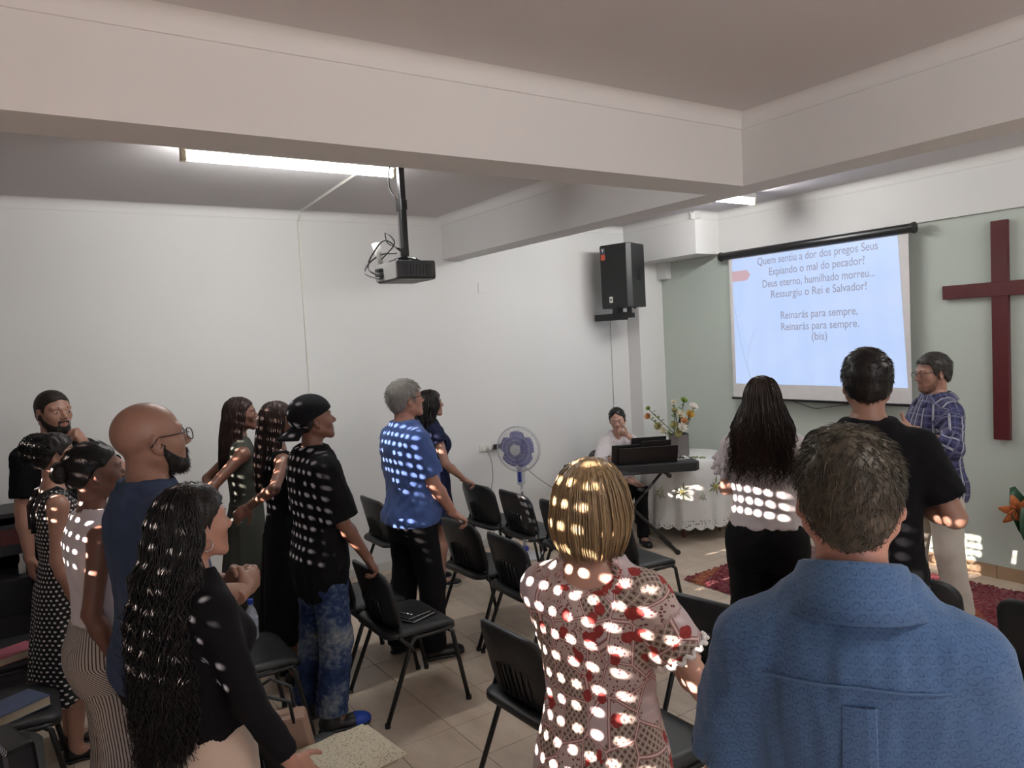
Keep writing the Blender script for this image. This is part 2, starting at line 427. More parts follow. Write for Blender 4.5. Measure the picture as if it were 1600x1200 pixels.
tag(MB().tube([(0.008, 5.43, 0.10), (0.008, 5.437, 1.5), (0.008, 5.44, 2.16)], 0.005, 6).build('speaker_cable', plain('pale_cable', srgb(190, 188, 184), 0.5), smooth=True), 'thin pale cable running down the white wall below the loudspeaker', 'cable')
# blank plate
bp = tag(MB().box((0, 3.79, 2.45), (0.008, 3.87, 2.55)).build('wall_plate', M_WALL, bevel=0.003), 'small blank white cover plate on the left wall under the cross beam', 'wall plate')
MB().box((0.008, 3.80, 2.46), (0.0095, 3.86, 2.54)).build('cover', M_WALL, bp)

# projection screen
YS = 5.97
scn = empty('projection_screen', (2.08, YS, 1.28), 0, 'pull-down projection screen on the sage wall showing song lyrics', 'projection screen')
MB().tube([(-0.985, -0.0, 1.415), (0.93, -0.0, 1.415)], 0.038, 14).build('roller_case', M_BLACKM, scn, smooth=False)
for x in (-0.99, 0.925): MB().tube([(x, 0, 1.415), (x+0.018, 0, 1.415)], 0.045, 12).build('end_cap', M_BLACKP, scn)
MB().box((-0.885, -0.002, 0.02), (0.89, 0.002, 1.40)).build('fabric', plain('screen_fabric', srgb(226, 222, 222), 0.8), scn)
MB().box((-0.90, -0.012, 0.0), (0.905, 0.012, 0.022)).build('bottom_bar', M_BLACKM, scn, bevel=0.003)
MB().tube([(-0.2, 0, 0.0), (0.0, -0.005, -0.05), (0.05, -0.005, -0.052), (0.36, 0, 0.0)], 0.004, 6).build('pull_cord', M_BLACKP, scn)
def pic_mat():
    t = NT('projected_slide'); co = t.coord(); x, y, z = t.sep(co)
    w = t.noise(3.0, 2, co)
    xs = t.math('MULTIPLY', t.math('SINE', t.math('MULTIPLY', x, 26.0)), 0.06)
    f = t.math('ADD', t.math('MULTIPLY', w, 0.7), xs)
    c = t.mix(f, srgb(176, 203, 247), srgb(205, 217, 251))
    t.col((0.05, 0.05, 0.05, 1)); t.link(c, t.b.inputs['Emission Color']); t.b.inputs['Emission Strength'].default_value = SLIDE
    return t.m
SLIDE = 1.0
sl = MB().add([(-0.845, -0.004, 0.155), (0.862, -0.004, 0.150), (0.805, -0.004, 1.372), (-0.845, -0.004, 1.372)], [(0,1,2,3)]).build('projected_slide', pic_mat(), scn)
M_TXT = emis('slide_text', srgb(150, 152, 174), SLIDE)
M_ARR = emis('slide_arrow', srgb(204, 172, 180), SLIDE)
M_LINE = emis('slide_line', srgb(160, 166, 190), SLIDE)
LYR = [('Quem sentiu a dor dos pregos Seus', 1.533, 2.718, 2.565), ('Expiando o mal do pecador?', 1.658, 2.599, 2.458), ('Deus eterno, humilhado morreu...', 1.582, 2.685, 2.349), ('Ressurgiu o Rei e Salvador!', 1.672, 2.610, 2.246),
       ('Reinarás para sempre,', 1.769, 2.525, 2.045), ('Reinarás para sempre.', 1.771, 2.534, 1.938), ('(bis)', 2.085, 2.236, 1.842)]
for txt, xa, xb, zb in LYR:
    fc = bpy.data.curves.new('lyric_line', 'FONT'); fc.body = txt; fc.size = 0.1
    fo = bpy.data.objects.new('lyric_line', fc); COL.objects.link(fo); fo.parent = scn
    fc.materials.append(M_TXT)
    bpy.context.view_layer.update()
    wd = max(fo.dimensions.x, 0.01)
    fc.size = 0.099; fc.offset = 0.0006
    fo.location = (xa-2.08, -0.006, zb-1.28); fo.rotation_euler = (math.pi/2, 0, 0)
    k = (xb-xa)/(wd*0.99); fo.scale = (k, 1.0, 1.0)
    bpy.context.view_layer.update()
    tme = bpy.data.meshes.new_from_object(fo.evaluated_get(bpy.context.evaluated_depsgraph_get()))
    to = bpy.data.objects.new('lyric_line', tme); COL.objects.link(to); to.parent = scn
    to.location, to.rotation_euler, to.scale = fo.location, fo.rotation_euler, fo.scale
    bpy.data.objects.remove(fo)
MB().add([(-0.845,-0.006,1.155),(-0.67,-0.006,1.155),(-0.63,-0.006,1.205),(-0.67,-0.006,1.255),(-0.845,-0.006,1.255)], [(0,1,2,3,4)]).build('slide_arrow', M_ARR, scn)
ln = MB()
ln.tube([(-0.83,-0.006,0.93),(-0.78,-0.006,0.6),(-0.70,-0.006,0.30),(-0.64,-0.006,0.16)], 0.002, 4)
ln.tube([(-0.60,-0.006,0.68),(-0.67,-0.006,0.52),(-0.70,-0.006,0.34),(-0.66,-0.006,0.16)], 0.0015, 4)
ln.build('slide_curve', M_LINE, scn)

# wooden cross
M_CROSS = plain('dark_red_wood', srgb(84, 29, 33), 0.35, var=0.25, scale=5, spec=0.5)
cr = empty('wall_cross', (3.60, YF, 1.06), 0, 'large dark red wooden cross on the sage wall', 'cross')
MB().box((-0.055, -0.045, 0.0), (0.055, -0.003, 1.60)).build('upright', M_CROSS, cr, bevel=0.004)
MB().box((-0.40, -0.047, 1.055), (0.40, -0.005, 1.16)).build('crossbar', M_CROSS, cr, bevel=0.004)

# socket with plug adaptor and flex
so = empty('wall_socket', (0, 3.74, 0.96), 0, 'white double wall socket with black plug beside the fan', 'socket')
for dy in (0, 0.075):
    MB().prism(rrect(0.075, 0.075, 0.012), 0, 0.012, lambda a, b, d: (d, a+dy, b)).build('plate', M_WHITEP, so, bevel=0.002)
    MB().tube([(0.008, dy, 0), (0.03, dy, 0)], 0.026, 16).build('plug', M_WHITEP, so, smooth=False)
MB().box((0.03, 0.10, -0.022), (0.065, 0.20, 0.025)).build('black_adaptor', M_BLACKP, so, bevel=0.006)
MB().tube(crom([(0.03, 0.02, -0.01), (0.05, 0.06, -0.12), (0.045, 0.07, -0.3), (0.05, 0.03, -0.5), (0.06, 0.06, -0.88), (0.12, 0.2, -0.952)]), 0.004, 6).build('flex', plain('grey_flex', srgb(130,130,128), 0.5), so, smooth=True)

# ------------------------------------------------------------------ chairs
M_SEAT = plain('black_vinyl', srgb(30, 31, 33), 0.45, var=0.15, scale=20, bump=0.15, bscale=260, spec=0.5)
M_LEG = plain('black_chair_tube', srgb(14, 14, 15), 0.4, spec=0.5)
def make_chair():
    r = empty('stacking_chair', (0,0,0), 0)
    # seat: rounded, slightly dished, rolled front edge
    nx, ny = 13, 12; vs = []; fs = []
    ol = rrect(0.475, 0.425, 0.07, 5)
    for lvl, (zz, sc) in enumerate(((0.425, 0.93), (0.432, 1.0), (0.452, 1.0), (0.462, 0.965))):
        for (a, b) in ol:
            drop = -0.022*max(0, (b-0.08)/0.13)**2 + 0.010*abs(a/0.24)**2
            vs.append((a*sc, b*sc+0.01, zz+drop))
    n = len(ol)
    for l in range(3):
        for i in range(n): fs.append((l*n+i, l*n+(i+1)%n, (l+1)*n+(i+1)%n, (l+1)*n+i))
    fs.append(tuple(range(n))[::-1])
    # top surface rings
    base = 3*n; prev = base
    for sc in (0.8, 0.5, 0.2):
        st = len(vs)
        for (a, b) in ol:
            bb = b*0.965*sc; drop = -0.022*max(0, (bb-0.08)/0.13)**2 + 0.010*abs(a*sc/0.24)**2 - 0.006*(1-sc)
            vs.append((a*0.965*sc, bb+0.01, 0.464+drop))
        for i in range(n): fs.append((prev+i, prev+(i+1)%n, st+(i+1)%n, st+i))
        prev = st
    fs.append(tuple(range(prev, prev+n)))
    MB().add(vs, fs).build('seat', M_SEAT, r, smooth=True)
    # backrest panel: wider than tall, curved, with corner radius; tilted back
    def bpt(a, b, t):    # a across, b up the panel, t thickness
        y = -0.185 - 0.24*(b) + 0.10*(a/0.24)**2*0.45 - t
        return (a, y, 0.635 + b*0.98)
    ol = rrect(0.46, 0.345, 0.085, 6); vs = []; fs = []
    rings = [(0.92, -0.012), (1.0, -0.004), (1.0, 0.012), (0.93, 0.020)]
    for sc, t in rings:
        for a, b in ol: vs.append(bpt(a*sc, b*(1-(1-sc)*1.2), t))
    n = len(ol)
    for l in range(3):
        for i in range(n): fs.append((l*n+i, (l+1)*n+i, (l+1)*n+(i+1)%n, l*n+(i+1)%n))
    for base, sgn in ((0, 1), (3*n, -1)):
        t = rings[0][1] if base == 0 else rings[3][1]; prev = base
        for sc in (0.6, 0.25):
            st = len(vs)
            for a, b in ol: vs.append(bpt(a*0.92*sc, b*0.9*sc, t))
            for i in range(n):
                q = (prev+i, prev+(i+1)%n, st+(i+1)%n, st+i); fs.append(q if sgn > 0 else q[::-1])
            prev = st
        q = tuple(range(prev, prev+n)); fs.append(q if sgn > 0 else q[::-1])
    MB().add(vs, fs).build('backrest', M_SEAT, r, smooth=True)
    rb = MB()
    for k in range(7):
        a = -0.105 + k*0.035; hh = 0.10 + 0.02*math.cos((k-3)*0.6)
        rb.tube([bpt(a, -0.13, 0.022), bpt(a, -0.13+hh, 0.024), bpt(a, -0.13+hh+0.03, 0.020)], 0.0055, 6)
    rb.build('back_ribs', M_SEAT, r, smooth=True)
    for s in (-1, 1):
        x = s*0.238
        up = MB().tube([bpt(s*0.205, -0.02, -0.0), bpt(s*0.215, -0.12, 0.0), (s*0.235, -0.135, 0.44), (x+s*0.012, -0.09, 0.395), (x+s*0.012, -0.07, 0.36)], 0.0125, 8, sq=0.7)
        up.build('upright', M_LEG, r, smooth=True)
        MB().tube([(x, 0.15, 0.425), (x+s*0.006, 0.175, 0.405), (x+s*0.018, 0.245, 0.015)], 0.0125, 8, sq=1.0).build('leg', M_LEG, r, smooth=True)
        MB().tube([(x, -0.05, 0.425), (x+s*0.006, -0.075, 0.405), (x+s*0.018, -0.245, 0.015)], 0.0125, 8, sq=1.0).build('leg', M_LEG, r, smooth=True)
        for yy in (0.247, -0.247): MB().tube([(x+s*0.018, yy, 0.0), (x+s*0.018, yy, 0.022)], 0.016, 8).build('foot_cap', M_LEG, r)
    MB().tube([(-0.238, -0.06, 0.425), (-0.238, 0.16, 0.425), (-0.20, 0.205, 0.418), (0.20, 0.205, 0.418), (0.238, 0.16, 0.425), (0.238, -0.06, 0.425), (0.2, -0.09, 0.425), (-0.2, -0.09, 0.425)], 0.0115, 8, closed=True).build('seat_frame', M_LEG, r, smooth=True)
    return r
CH = [ # x, y (centre of feet), yaw deg, label
 (2.31, 1.75, 0, 'black chair with a notebook on its seat beside the boy in washed jeans'),
 (1.78, 1.70, 1, 'black chair between the notebook chair and the white wall'),
 (0.62, 2.50, 0, 'black chair closest to the left wall, left of the man in blue tee'),
 (1.78, 2.62, 2, 'black chair under the hand of the man in the blue tee'),
 (2.36, 2.62, -3, 'empty black chair with sun dots on its back, right of the man in blue tee'),
 (0.78, 3.37, 3, 'black chair under the hand of the woman in navy dress'),
 (1.30, 3.40, -2, 'black chair in front of the fan stand, second from the navy dress'),
 (1.83, 3.42, 0, 'black chair right of the fan, partly behind the blonde woman'),
 (2.36, 3.45, -4, 'black chair whose empty seat shows just right of the blonde head'),
 (3.58, 1.83, 2, 'large black chair left of the floral dress, its ribbed back toward the viewer'),
 (4.07, 1.91, 0, 'black chair whose seat corner shows between floral dress and blue shirt sleeve'),
 (3.84, 2.68, 10, 'black chair between the floral dress and the blue shirt'),
 (4.88, 3.62, 6, 'black chair at the right picture edge behind the blue shirt'),
 (4.27, 3.60, 6, 'black chair by the preacher legs, mostly behind the blue shirt shoulder'),
 (2.22, 0.90, 0, 'black chair with a water bottle, behind the long curly hair'),
 (3.50, 0.80, 3, 'black chair carrying the floral pouch and tan handbag at the bottom edge'),
 (2.10, -0.14, 0, 'black chair with the blue book at the left picture edge'),
 (1.30, -0.16, 0, 'black chair with the pink book at the left picture edge'),
  (2.64, -0.22, 0, 'black chair with a black handbag in the bottom left corner'),
]
chair0 = make_chair()
chairs = []
for i, (x, y, a, lab) in enumerate(CH):
    c = chair0 if i == 0 else copy_tree(chair0)
    c.location = (x, y, 0); c.rotation_euler = (0, 0, math.radians(a))
    tag(c, lab, 'chair', 'black stacking chairs'); chairs.append(c)
pc = copy_tree(chair0); pc.location = (0.47, 5.00, 0); pc.rotation_euler = (0, 0, math.radians(-118)); tag(pc, 'black chair the woman at the keyboard sits on', 'chair', 'black stacking chairs')

# ------------------------------------------------------------------ things on the chairs
M_PAGE = plain('page_edge', srgb(205, 190, 160), 0.8, var=0.1, scale=3)
def book(name, c, ax, size, cover, label, cat='book', pages=None):
    w, l, h = size
    r = empty(name, c, math.radians(ax), label, cat)
    MB().box((-w/2, -l/2, 0), (w/2, l/2, 0.003)).build('back_cover', cover, r)
    MB().box((-w/2+0.003, -l/2+0.003, 0.003), (w/2-0.004, l/2-0.003, h-0.003)).build('page_block', pages or M_PAGE, r)
    MB().box((-w/2, -l/2, h-0.003), (w/2, l/2, h)).build('front_cover', cover, r)
    MB().box((-w/2-0.002, -l/2, 0), (-w/2+0.002, l/2, h)).build('spine', cover, r)
    return r
M_COVB = plain('black_cover', srgb(22, 22, 24), 0.4)
book('notebook', (2.37, 1.80, 0.468), 20, (0.13, 0.18, 0.014), M_COVB, 'black notebook with pale page edges, lower of two on a chair', 'notebook', plain('white_pages', srgb(215,215,212), 0.7))
book('notebook', (2.36, 1.79, 0.483), 12, (0.12, 0.16, 0.012), M_COVB, 'black notebook lying on top of another on a chair', 'notebook', MATS['white_pages'])
pen = tag(MB().tube([(2.335, 1.715, 0.500), (2.415, 1.755, 0.500)], 0.004, 8).build('pen', M_CHROME, smooth=True), 'silver pen on the black notebook', 'pen')
MB().tube([(2.40, 1.7475, 0.5045), (2.375, 1.735, 0.5055)], 0.0012, 5).build('clip', M_CHROME, pen)
book('book', (2.20, -0.10, 0.468), 28, (0.17, 0.24, 0.045), plain('blue_cover', srgb(70, 80, 110), 0.5, var=0.3), 'thick book with blue cover on the bottom left chair')
book('book', (1.44, -0.10, 0.468), 25, (0.15, 0.22, 0.04), plain('pink_cover', srgb(176, 96, 112), 0.5, var=0.2), 'book with pink cover on the left edge chair')
# water bottle
wb = empty('water_bottle', (2.06, 0.98, 0.468), 0, 'clear water bottle with blue cap on a chair behind the curly hair', 'bottle')
MB().lathe([(0.03, 0), (0.033, 0.01), (0.033, 0.06), (0.030, 0.065), (0.033, 0.07), (0.033, 0.13), (0.024, 0.16), (0.013, 0.18), (0.013, 0.195)], 18).build('body', glassy('clear_pet', (0.8, 0.85, 0.9, 1), 0.1, 0.35), wb, smooth=True)
MB().lathe([(0.0155, 0.19), (0.0155, 0.215), (0.0, 0.216)], 14).build('cap', plain('blue_cap', srgb(40, 70, 170), 0.4), wb)
MB().lathe([(0.0335, 0.07), (0.0335, 0.12)], 18).build('paper_label', plain('bottle_label', srgb(190, 200, 215), 0.6), wb)
# floral pouch, tan bag, black bag
def floral_small():
    t = NT('cream_floral_quilt'); co = t.coord()
    v = t.new('ShaderNodeTexVoronoi'); v.inputs['Scale'].default_value = 110; t.link(co, v.inputs['Vector'])
    f = t.ramp(v.outputs['Distance'], [(0.10, (1,1,1,1)), (0.42, (0,0,0,1))])
    n = t.ramp(t.noise(38, 3, co), [(0.34, (0,0,0,1)), (0.46, (1,1,1,1))])
    t.col(t.mix(t.math('MULTIPLY', f, n), srgb(206, 196, 172), srgb(112, 104, 88))); t.set(0.8); t.bump(t.noise(30, 2, co), 0.4, 0.01)
    return t.m
pq = empty('quilted_pouch', (3.56, 0.90, 0.468), math.radians(6), 'cream quilted pouch with small floral print at the bottom edge', 'bag')
vs = []
def pillow(w, l, h, n=12, m=10):
    mb = MB(); top = []; 
    for sgn in (1, -1):
        b = len(mb.v); vs = []
        for i in range(n+1):
            for j in range(m+1):
                u, v = i/n*2-1, j/m*2-1
                k = max(0, (1-u**6)*(1-v**6))**0.5
                seam = 0.004*math.sin(v*math.pi*3)
                vs.append((u*w/2, v*l/2, h/2 + sgn*(h/2*k + (seam*k if sgn > 0 else 0))))
        fs = []
        for i in range(n):
            for j in range(m):
                q = (i*(m+1)+j, (i+1)*(m+1)+j, (i+1)*(m+1)+j+1, i*(m+1)+j+1); fs.append(q if sgn > 0 else q[::-1])
        mb.add(vs, fs)
    return mb
pillow(0.30, 0.38, 0.07).build('pouch_body', floral_small(), pq, smooth=True)
MB().tube([(-0.15, -0.18, 0.035), (-0.152, 0.18, 0.035)], 0.003, 6).build('zip', M_CHROME, pq)
tb = empty('handbag', (3.34, 0.72, 0.468), math.radians(70), 'tan leather handbag with dark handles on a chair at the bottom', 'bag')
M_TANL = plain('tan_leather', srgb(150, 118, 98), 0.5, var=0.15)
MB().prism([(-0.15, 0), (0.15, 0), (0.12, 0.17), (-0.12, 0.17)], -0.05, 0.05, lambda a, b, d: (a, d, b)).build('bag_body', M_TANL, tb, bevel=0.012)
MB().tube([(-0.08, 0.045, 0.15), (-0.07, 0.05, 0.25), (0.0, 0.05, 0.29), (0.07, 0.05, 0.25), (0.08, 0.045, 0.15)], 0.007, 8).build('handle', M_BLACKP, tb, smooth=True)
MB().tube([(-0.08, -0.045, 0.15), (-0.07, -0.06, 0.24), (0.0, -0.06, 0.27), (0.07, -0.06, 0.24), (0.08, -0.045, 0.15)], 0.007, 8).build('handle', M_BLACKP, tb, smooth=True)
bb = empty('handbag', (2.74, -0.12, 0.468), math.radians(20), 'black handbag with a glittering chain in the bottom left corner', 'bag')
MB().prism([(-0.16, 0), (0.16, 0), (0.13, 0.13), (-0.13, 0.13)], -0.06, 0.06, lambda a, b, d: (a, d, b)).build('bag_body', M_SEAT, bb, bevel=0.02)
chn = MB()
for k in range(22):
    t_ = k/21; x = -0.16+0.32*t_; z = 0.135+0.015*math.sin(t_*math.pi)
    chn.tube(arc((x, -0.055, z), 0.009, 0, 360, 8, (1,0,0), (0, 0.6, 0.8))[:-1], 0.003, 5, closed=True)
chn.build('chain', M_CHROME, bb, smooth=True)

# ------------------------------------------------------------------ dark equipment cabinet at the far left
ec = empty('equipment_cabinet', (0.44, -0.42, 0), 0, 'black equipment cabinet against the left wall at the picture edge', 'cabinet')
MB().box((-0.38, -0.5, 0.0), (0.30, 0.45, 0.10)).build('plinth', M_BLACKP, ec)
MB().box((-0.40, -0.52, 0.10), (0.32, 0.47, 0.72)).build('body', M_BLACKP, ec, bevel=0.006)
MB().box((-0.40, -0.52, 1.04), (0.02, 0.47, 1.07)).build('top', M_BLACKP, ec, bevel=0.004)
MB().box((-0.40, -0.52, 0.72), (-0.36, 0.47, 1.04)).build('back_panel', M_BLACKP, ec)
MB().box((-0.40, 0.43, 0.72), (0.02, 0.47, 1.04)).build('side_panel', M_BLACKP, ec)
MB().box((0.018, 0.30, 0.87), (0.028, 0.44, 0.97)).build('red_label', plain('dull_red', srgb(96, 40, 38), 0.5), ec)
MB().box((-0.30, -0.45, 0.80), (0.018, 0.43, 1.0)).build('amplifier', plain('amp_black', srgb(30,30,32), 0.4), ec, bevel=0.004)
for k in range(3): MB().box((0.32, -0.5, 0.14+k*0.19), (0.33, 0.45, 0.31+k*0.19)).build('drawer', M_BLACKP, ec, bevel=0.003)
wh = empty('spray_bottle', (0.66, -0.02, 0.72), 0, 'small white bottle standing on the black cabinet', 'bottle')
MB().lathe([(0.018, 0), (0.02, 0.01), (0.02, 0.06), (0.01, 0.08), (0.008, 0.11)], 14).build('body', M_WHITEP, wh, smooth=True)
MB().lathe([(0.010, 0.105), (0.010, 0.125), (0.0, 0.126)], 10).build('cap', M_WHITEP, wh)
# ------------------------------------------------------------------ pedestal fan
fn = empty('pedestal_fan', (0.55, 3.80, 0), math.radians(33), 'white pedestal fan with lavender blades by the left wall', 'fan')
M_FANW = plain('fan_white', srgb(205, 205, 208), 0.35)
M_FANB = plain('fan_blue', srgb(60, 70, 170), 0.35)
# local -y is the front
MB().lathe([(0.0, 0), (0.16, 0.0), (0.165, 0.012), (0.14, 0.025), (0.05, 0.04), (0.03, 0.06)], 28).build('base', M_FANW, fn, smooth=True)
MB().lathe([(0.034, 0.055), (0.034, 0.09), (0.02, 0.10)], 16).build('base_collar', M_FANB, fn)
MB().tube([(0, 0, 0.05), (0, 0, 0.45)], 0.017, 12).build('lower_pole', M_FANW, fn, smooth=True)
MB().tube([(0, 0, 0.45), (0, 0, 0.70)], 0.011, 12).build('upper_pole', M_CHROME, fn, smooth=True)
MB().tube([(0, 0, 0.44), (0, 0, 0.475)], 0.024, 12).build('height_ring', M_FANW, fn)
cp = MB().prism(rrect(0.058, 0.20, 0.02), -0.035, 0.03, lambda a, b, d: (a, d, 0.765+b)).build('control_panel', M_FANW, fn, bevel=0.004)
MB().prism(rrect(0.034, 0.11, 0.014), -0.038, -0.034, lambda a, b, d: (a, d, 0.75+b)).build('switch_plate', M_FANB, cp)
for k in range(3): MB().tube([(0, -0.038, 0.715+k*0.03), (0, -0.042, 0.715+k*0.03)], 0.007, 8).build('button', M_CHROME, cp)
MB().tube([(0, 0.02, 0.84), (0, 0.03, 0.90), (0, 0.02, 0.97)], 0.022, 10).build('neck', M_FANW, fn, smooth=True)
ZH = 1.0
MB().tube([(0, 0.10, ZH), (0, 0.07, ZH), (0, -0.03, ZH)], [0.035, 0.055, 0.058], 16).build('motor', M_FANW, fn, smooth=True)
M_BLADE = glassy('lavender_blade', srgb(105, 108, 175), 0.3, 0.62)
for k in range(5):
    m = MB(); a0 = k*2*math.pi/5 + 0.3; vs = []; fs = []
    for i in range(6):
        rr = 0.03 + 0.135*i/5
        wd = 0.24 + 0.28*math.sin(math.pi*min(1, i/5*0.85+0.1))
        for j in range(7):
            a = a0 + (j/6-0.5)*wd*2.9; y = -0.055 + 0.025*(j/6-0.5)
            vs.append((rr*math.cos(a), y, ZH + rr*math.sin(a)))
    for i in range(5):
        for j in range(6): fs.append((i*7+j, i*7+j+1, (i+1)*7+j+1, (i+1)*7+j))
    o = m.add(vs, fs).build('blade', M_BLADE, fn, smooth=True)
    so_ = o.modifiers.new('thick', 'SOLIDIFY'); so_.thickness = 0.003
MB().tube([(0, -0.075, ZH), (0, -0.04, ZH)], [0.026, 0.032], 18).build('hub', M_FANW, fn, smooth=False)
M_WIRE = plain('fan_wire', srgb(190, 190, 198), 0.3, 0.3)
gr = MB(); R_ = 0.205
for y, rads in ((-0.105, (0.05, 0.09, 0.13, 0.17, 0.20)), (0.03, (0.07, 0.12, 0.17, 0.20))):
    for r_ in rads:
        yy = y*(1-0.45*(r_/R_)**3)
        gr.tube([(r_*math.cos(t), yy, ZH+r_*math.sin(t)) for t in [2*math.pi*i/40 for i in range(40)]], 0.0013, 4, closed=True)
for k in range(48):
    t = 2*math.pi*k/48; c_, s_ = math.cos(t), math.sin(t)
    gr.tube([(0.045*c_, -0.105, ZH+0.045*s_), (0.12*c_, -0.10, ZH+0.12*s_), (0.18*c_, -0.075, ZH+0.18*s_), (R_*c_, -0.035, ZH+R_*s_)], 0.0011, 3)
    if k % 2 == 0: gr.tube([(0.06*c_, 0.03, ZH+0.06*s_), (0.15*c_, 0.028, ZH+0.15*s_), (R_*c_, -0.03, ZH+R_*s_)], 0.0011, 3)
gr.build('grille', M_WIRE, fn)
MB().tube([(R_*math.cos(t), -0.033, ZH+R_*math.sin(t)) for t in [2*math.pi*i/48 for i in range(48)]], 0.007, 8, closed=True).build('rim', M_FANW, fn, smooth=True)
MB().tube([(0, -0.112, ZH), (0, -0.103, ZH)], 0.047, 24).build('badge', M_FANW, fn, bevel=0.002)
MB().tube(crom([(0.0, 0.03, 0.85), (0.14, 0.1, 0.70), (0.4, 0.2, 0.5), (0.7, 0.35, 0.25), (0.95, 0.5, 0.01)]), 0.004, 6).build('flex', MATS['grey_flex'], fn, smooth=True)

# ------------------------------------------------------------------ keyboard on its X stand
KA = math.atan2(0.99, 0.56)   # length direction
kb = empty('keyboard', (1.08, 4.66, 0.72), KA, 'black electric keyboard on a folding stand in front of the pianist', 'keyboard')
# local x along the length, local +y towards the player (wall side)
ol = [(-0.60, -0.12), (-0.56, -0.16), (0.56, -0.16), (0.60, -0.12), (0.60, 0.15), (-0.60, 0.15)]
MB().prism(ol, 0.0, 0.085).build('case', M_BLACKP, kb, bevel=0.008)
M_KW = plain('white_key', srgb(225, 222, 214), 0.3)
nk = 36
kw = MB().box((0, 0, 0), (0.0305, 0.14, 0.012)); k0 = None
for i in range(nk):
    if k0 is None: k0 = kw.build('white_key', M_KW, kb); o = k0
    else: o = k0.copy(); COL.objects.link(o); o.parent = kb
    o.location = (-0.555 + i*0.0308, 0.0, 0.083)
bk = MB().box((0, 0, 0), (0.016, 0.085, 0.016)); b0 = None
for i in range(nk-1):
    if i % 7 in (2, 6): continue
    if b0 is None: b0 = bk.build('black_key', M_BLACKM, kb); o = b0
    else: o = b0.copy(); COL.objects.link(o); o.parent = kb
    o.location = (-0.555 + i*0.0308 + 0.0225, 0.0, 0.089)
MB().box((-0.5, -0.14, 0.085), (0.5, -0.02, 0.089)).build('control_strip', plain('kb_panel', srgb(44,44,48), 0.35), kb)
for k in range(12): MB().box((-0.44+k*0.03, -0.09, 0.089), (-0.42+k*0.03, -0.075, 0.094)).build('button', M_WHITEP, kb)
mr = empty('music_rest', (1.08, 4.66, 0.805), KA, 'black music rest with open folders on the keyboard', 'music rest')
ax = (Vector((1,0,0)), Vector((0,0.30,-0.95)).normalized(), Vector((0,0.95,0.30)).normalized())
def leaf(x0, x1, h, off, m, name):
    c = Vector(((x0+x1)/2, -0.09-off, 0.0)) + Vector((0, -0.29, 0.955))*h/2
    return MB().obox(c, (Vector((1,0,0)), Vector((0,-0.29,0.955)), Vector((0,0.955,0.29))), ((x1-x0)/2, h/2, 0.004)).build(name, m, mr, bevel=0.002)
leaf(-0.14, 0.40, 0.17, 0.022, M_BLACKM, 'rest_panel')
leaf(-0.20, 0.06, 0.20, 0.0, M_BLACKP, 'folder'); leaf(0.07, 0.34, 0.225, 0.0, M_BLACKP, 'folder'); leaf(-0.02, 0.30, 0.26, -0.02, M_BLACKP, 'folder')
leaf(-0.10, -0.02, 0.15, 0.008, MATS['white_pages'], 'sheet')
st = empty('keyboard_stand', (1.08, 4.66, 0), KA, 'black folding X stand under the keyboard', 'stand')
for s in (-1, 1):
    MB().tube([(s*0.33, -0.03*s, 0.03), (-s*0.30, -0.03*s, 0.70)], 0.017, 8, sq=0.8).build('leg', M_BLACKM, st)
    MB().tube([(s*0.33, -0.24, 0.02), (s*0.33, 0.24, 0.02)], 0.016, 8).build('foot_bar', M_BLACKM, st)
    for y in (-0.255, 0.255): MB().tube([(s*0.33, y-0.015, 0.022), (s*0.33, y+0.015, 0.022)], 0.022, 10).build('rubber_cap', M_BLACKP, st)
    MB().tube([(-s*0.30, -0.17, 0.703), (-s*0.30, 0.17, 0.703)], 0.016, 8).build('support_bar', M_BLACKM, st)
    for y in (-0.18,): MB().tube([(-s*0.30, y-0.015, 0.70), (-s*0.30, y+0.02, 0.70)], 0.022, 10).build('rubber_cap', M_BLACKP, st)
MB().tube([(0, -0.06, 0.365), (0, 0.06, 0.365)], 0.026, 12).build('pivot', M_BLACKM, st)
kc = tag(MB().tube(crom([(0.93, 4.62, 0.73), (0.95, 4.55, 0.6), (0.9, 4.5, 0.3), (0.85, 4.6, 0.02), (0.5, 4.8, 0.01)]), 0.004, 6).build('keyboard_cable', M_BLACKP, smooth=True), 'thin black cable hanging from the keyboard to the floor', 'cable')

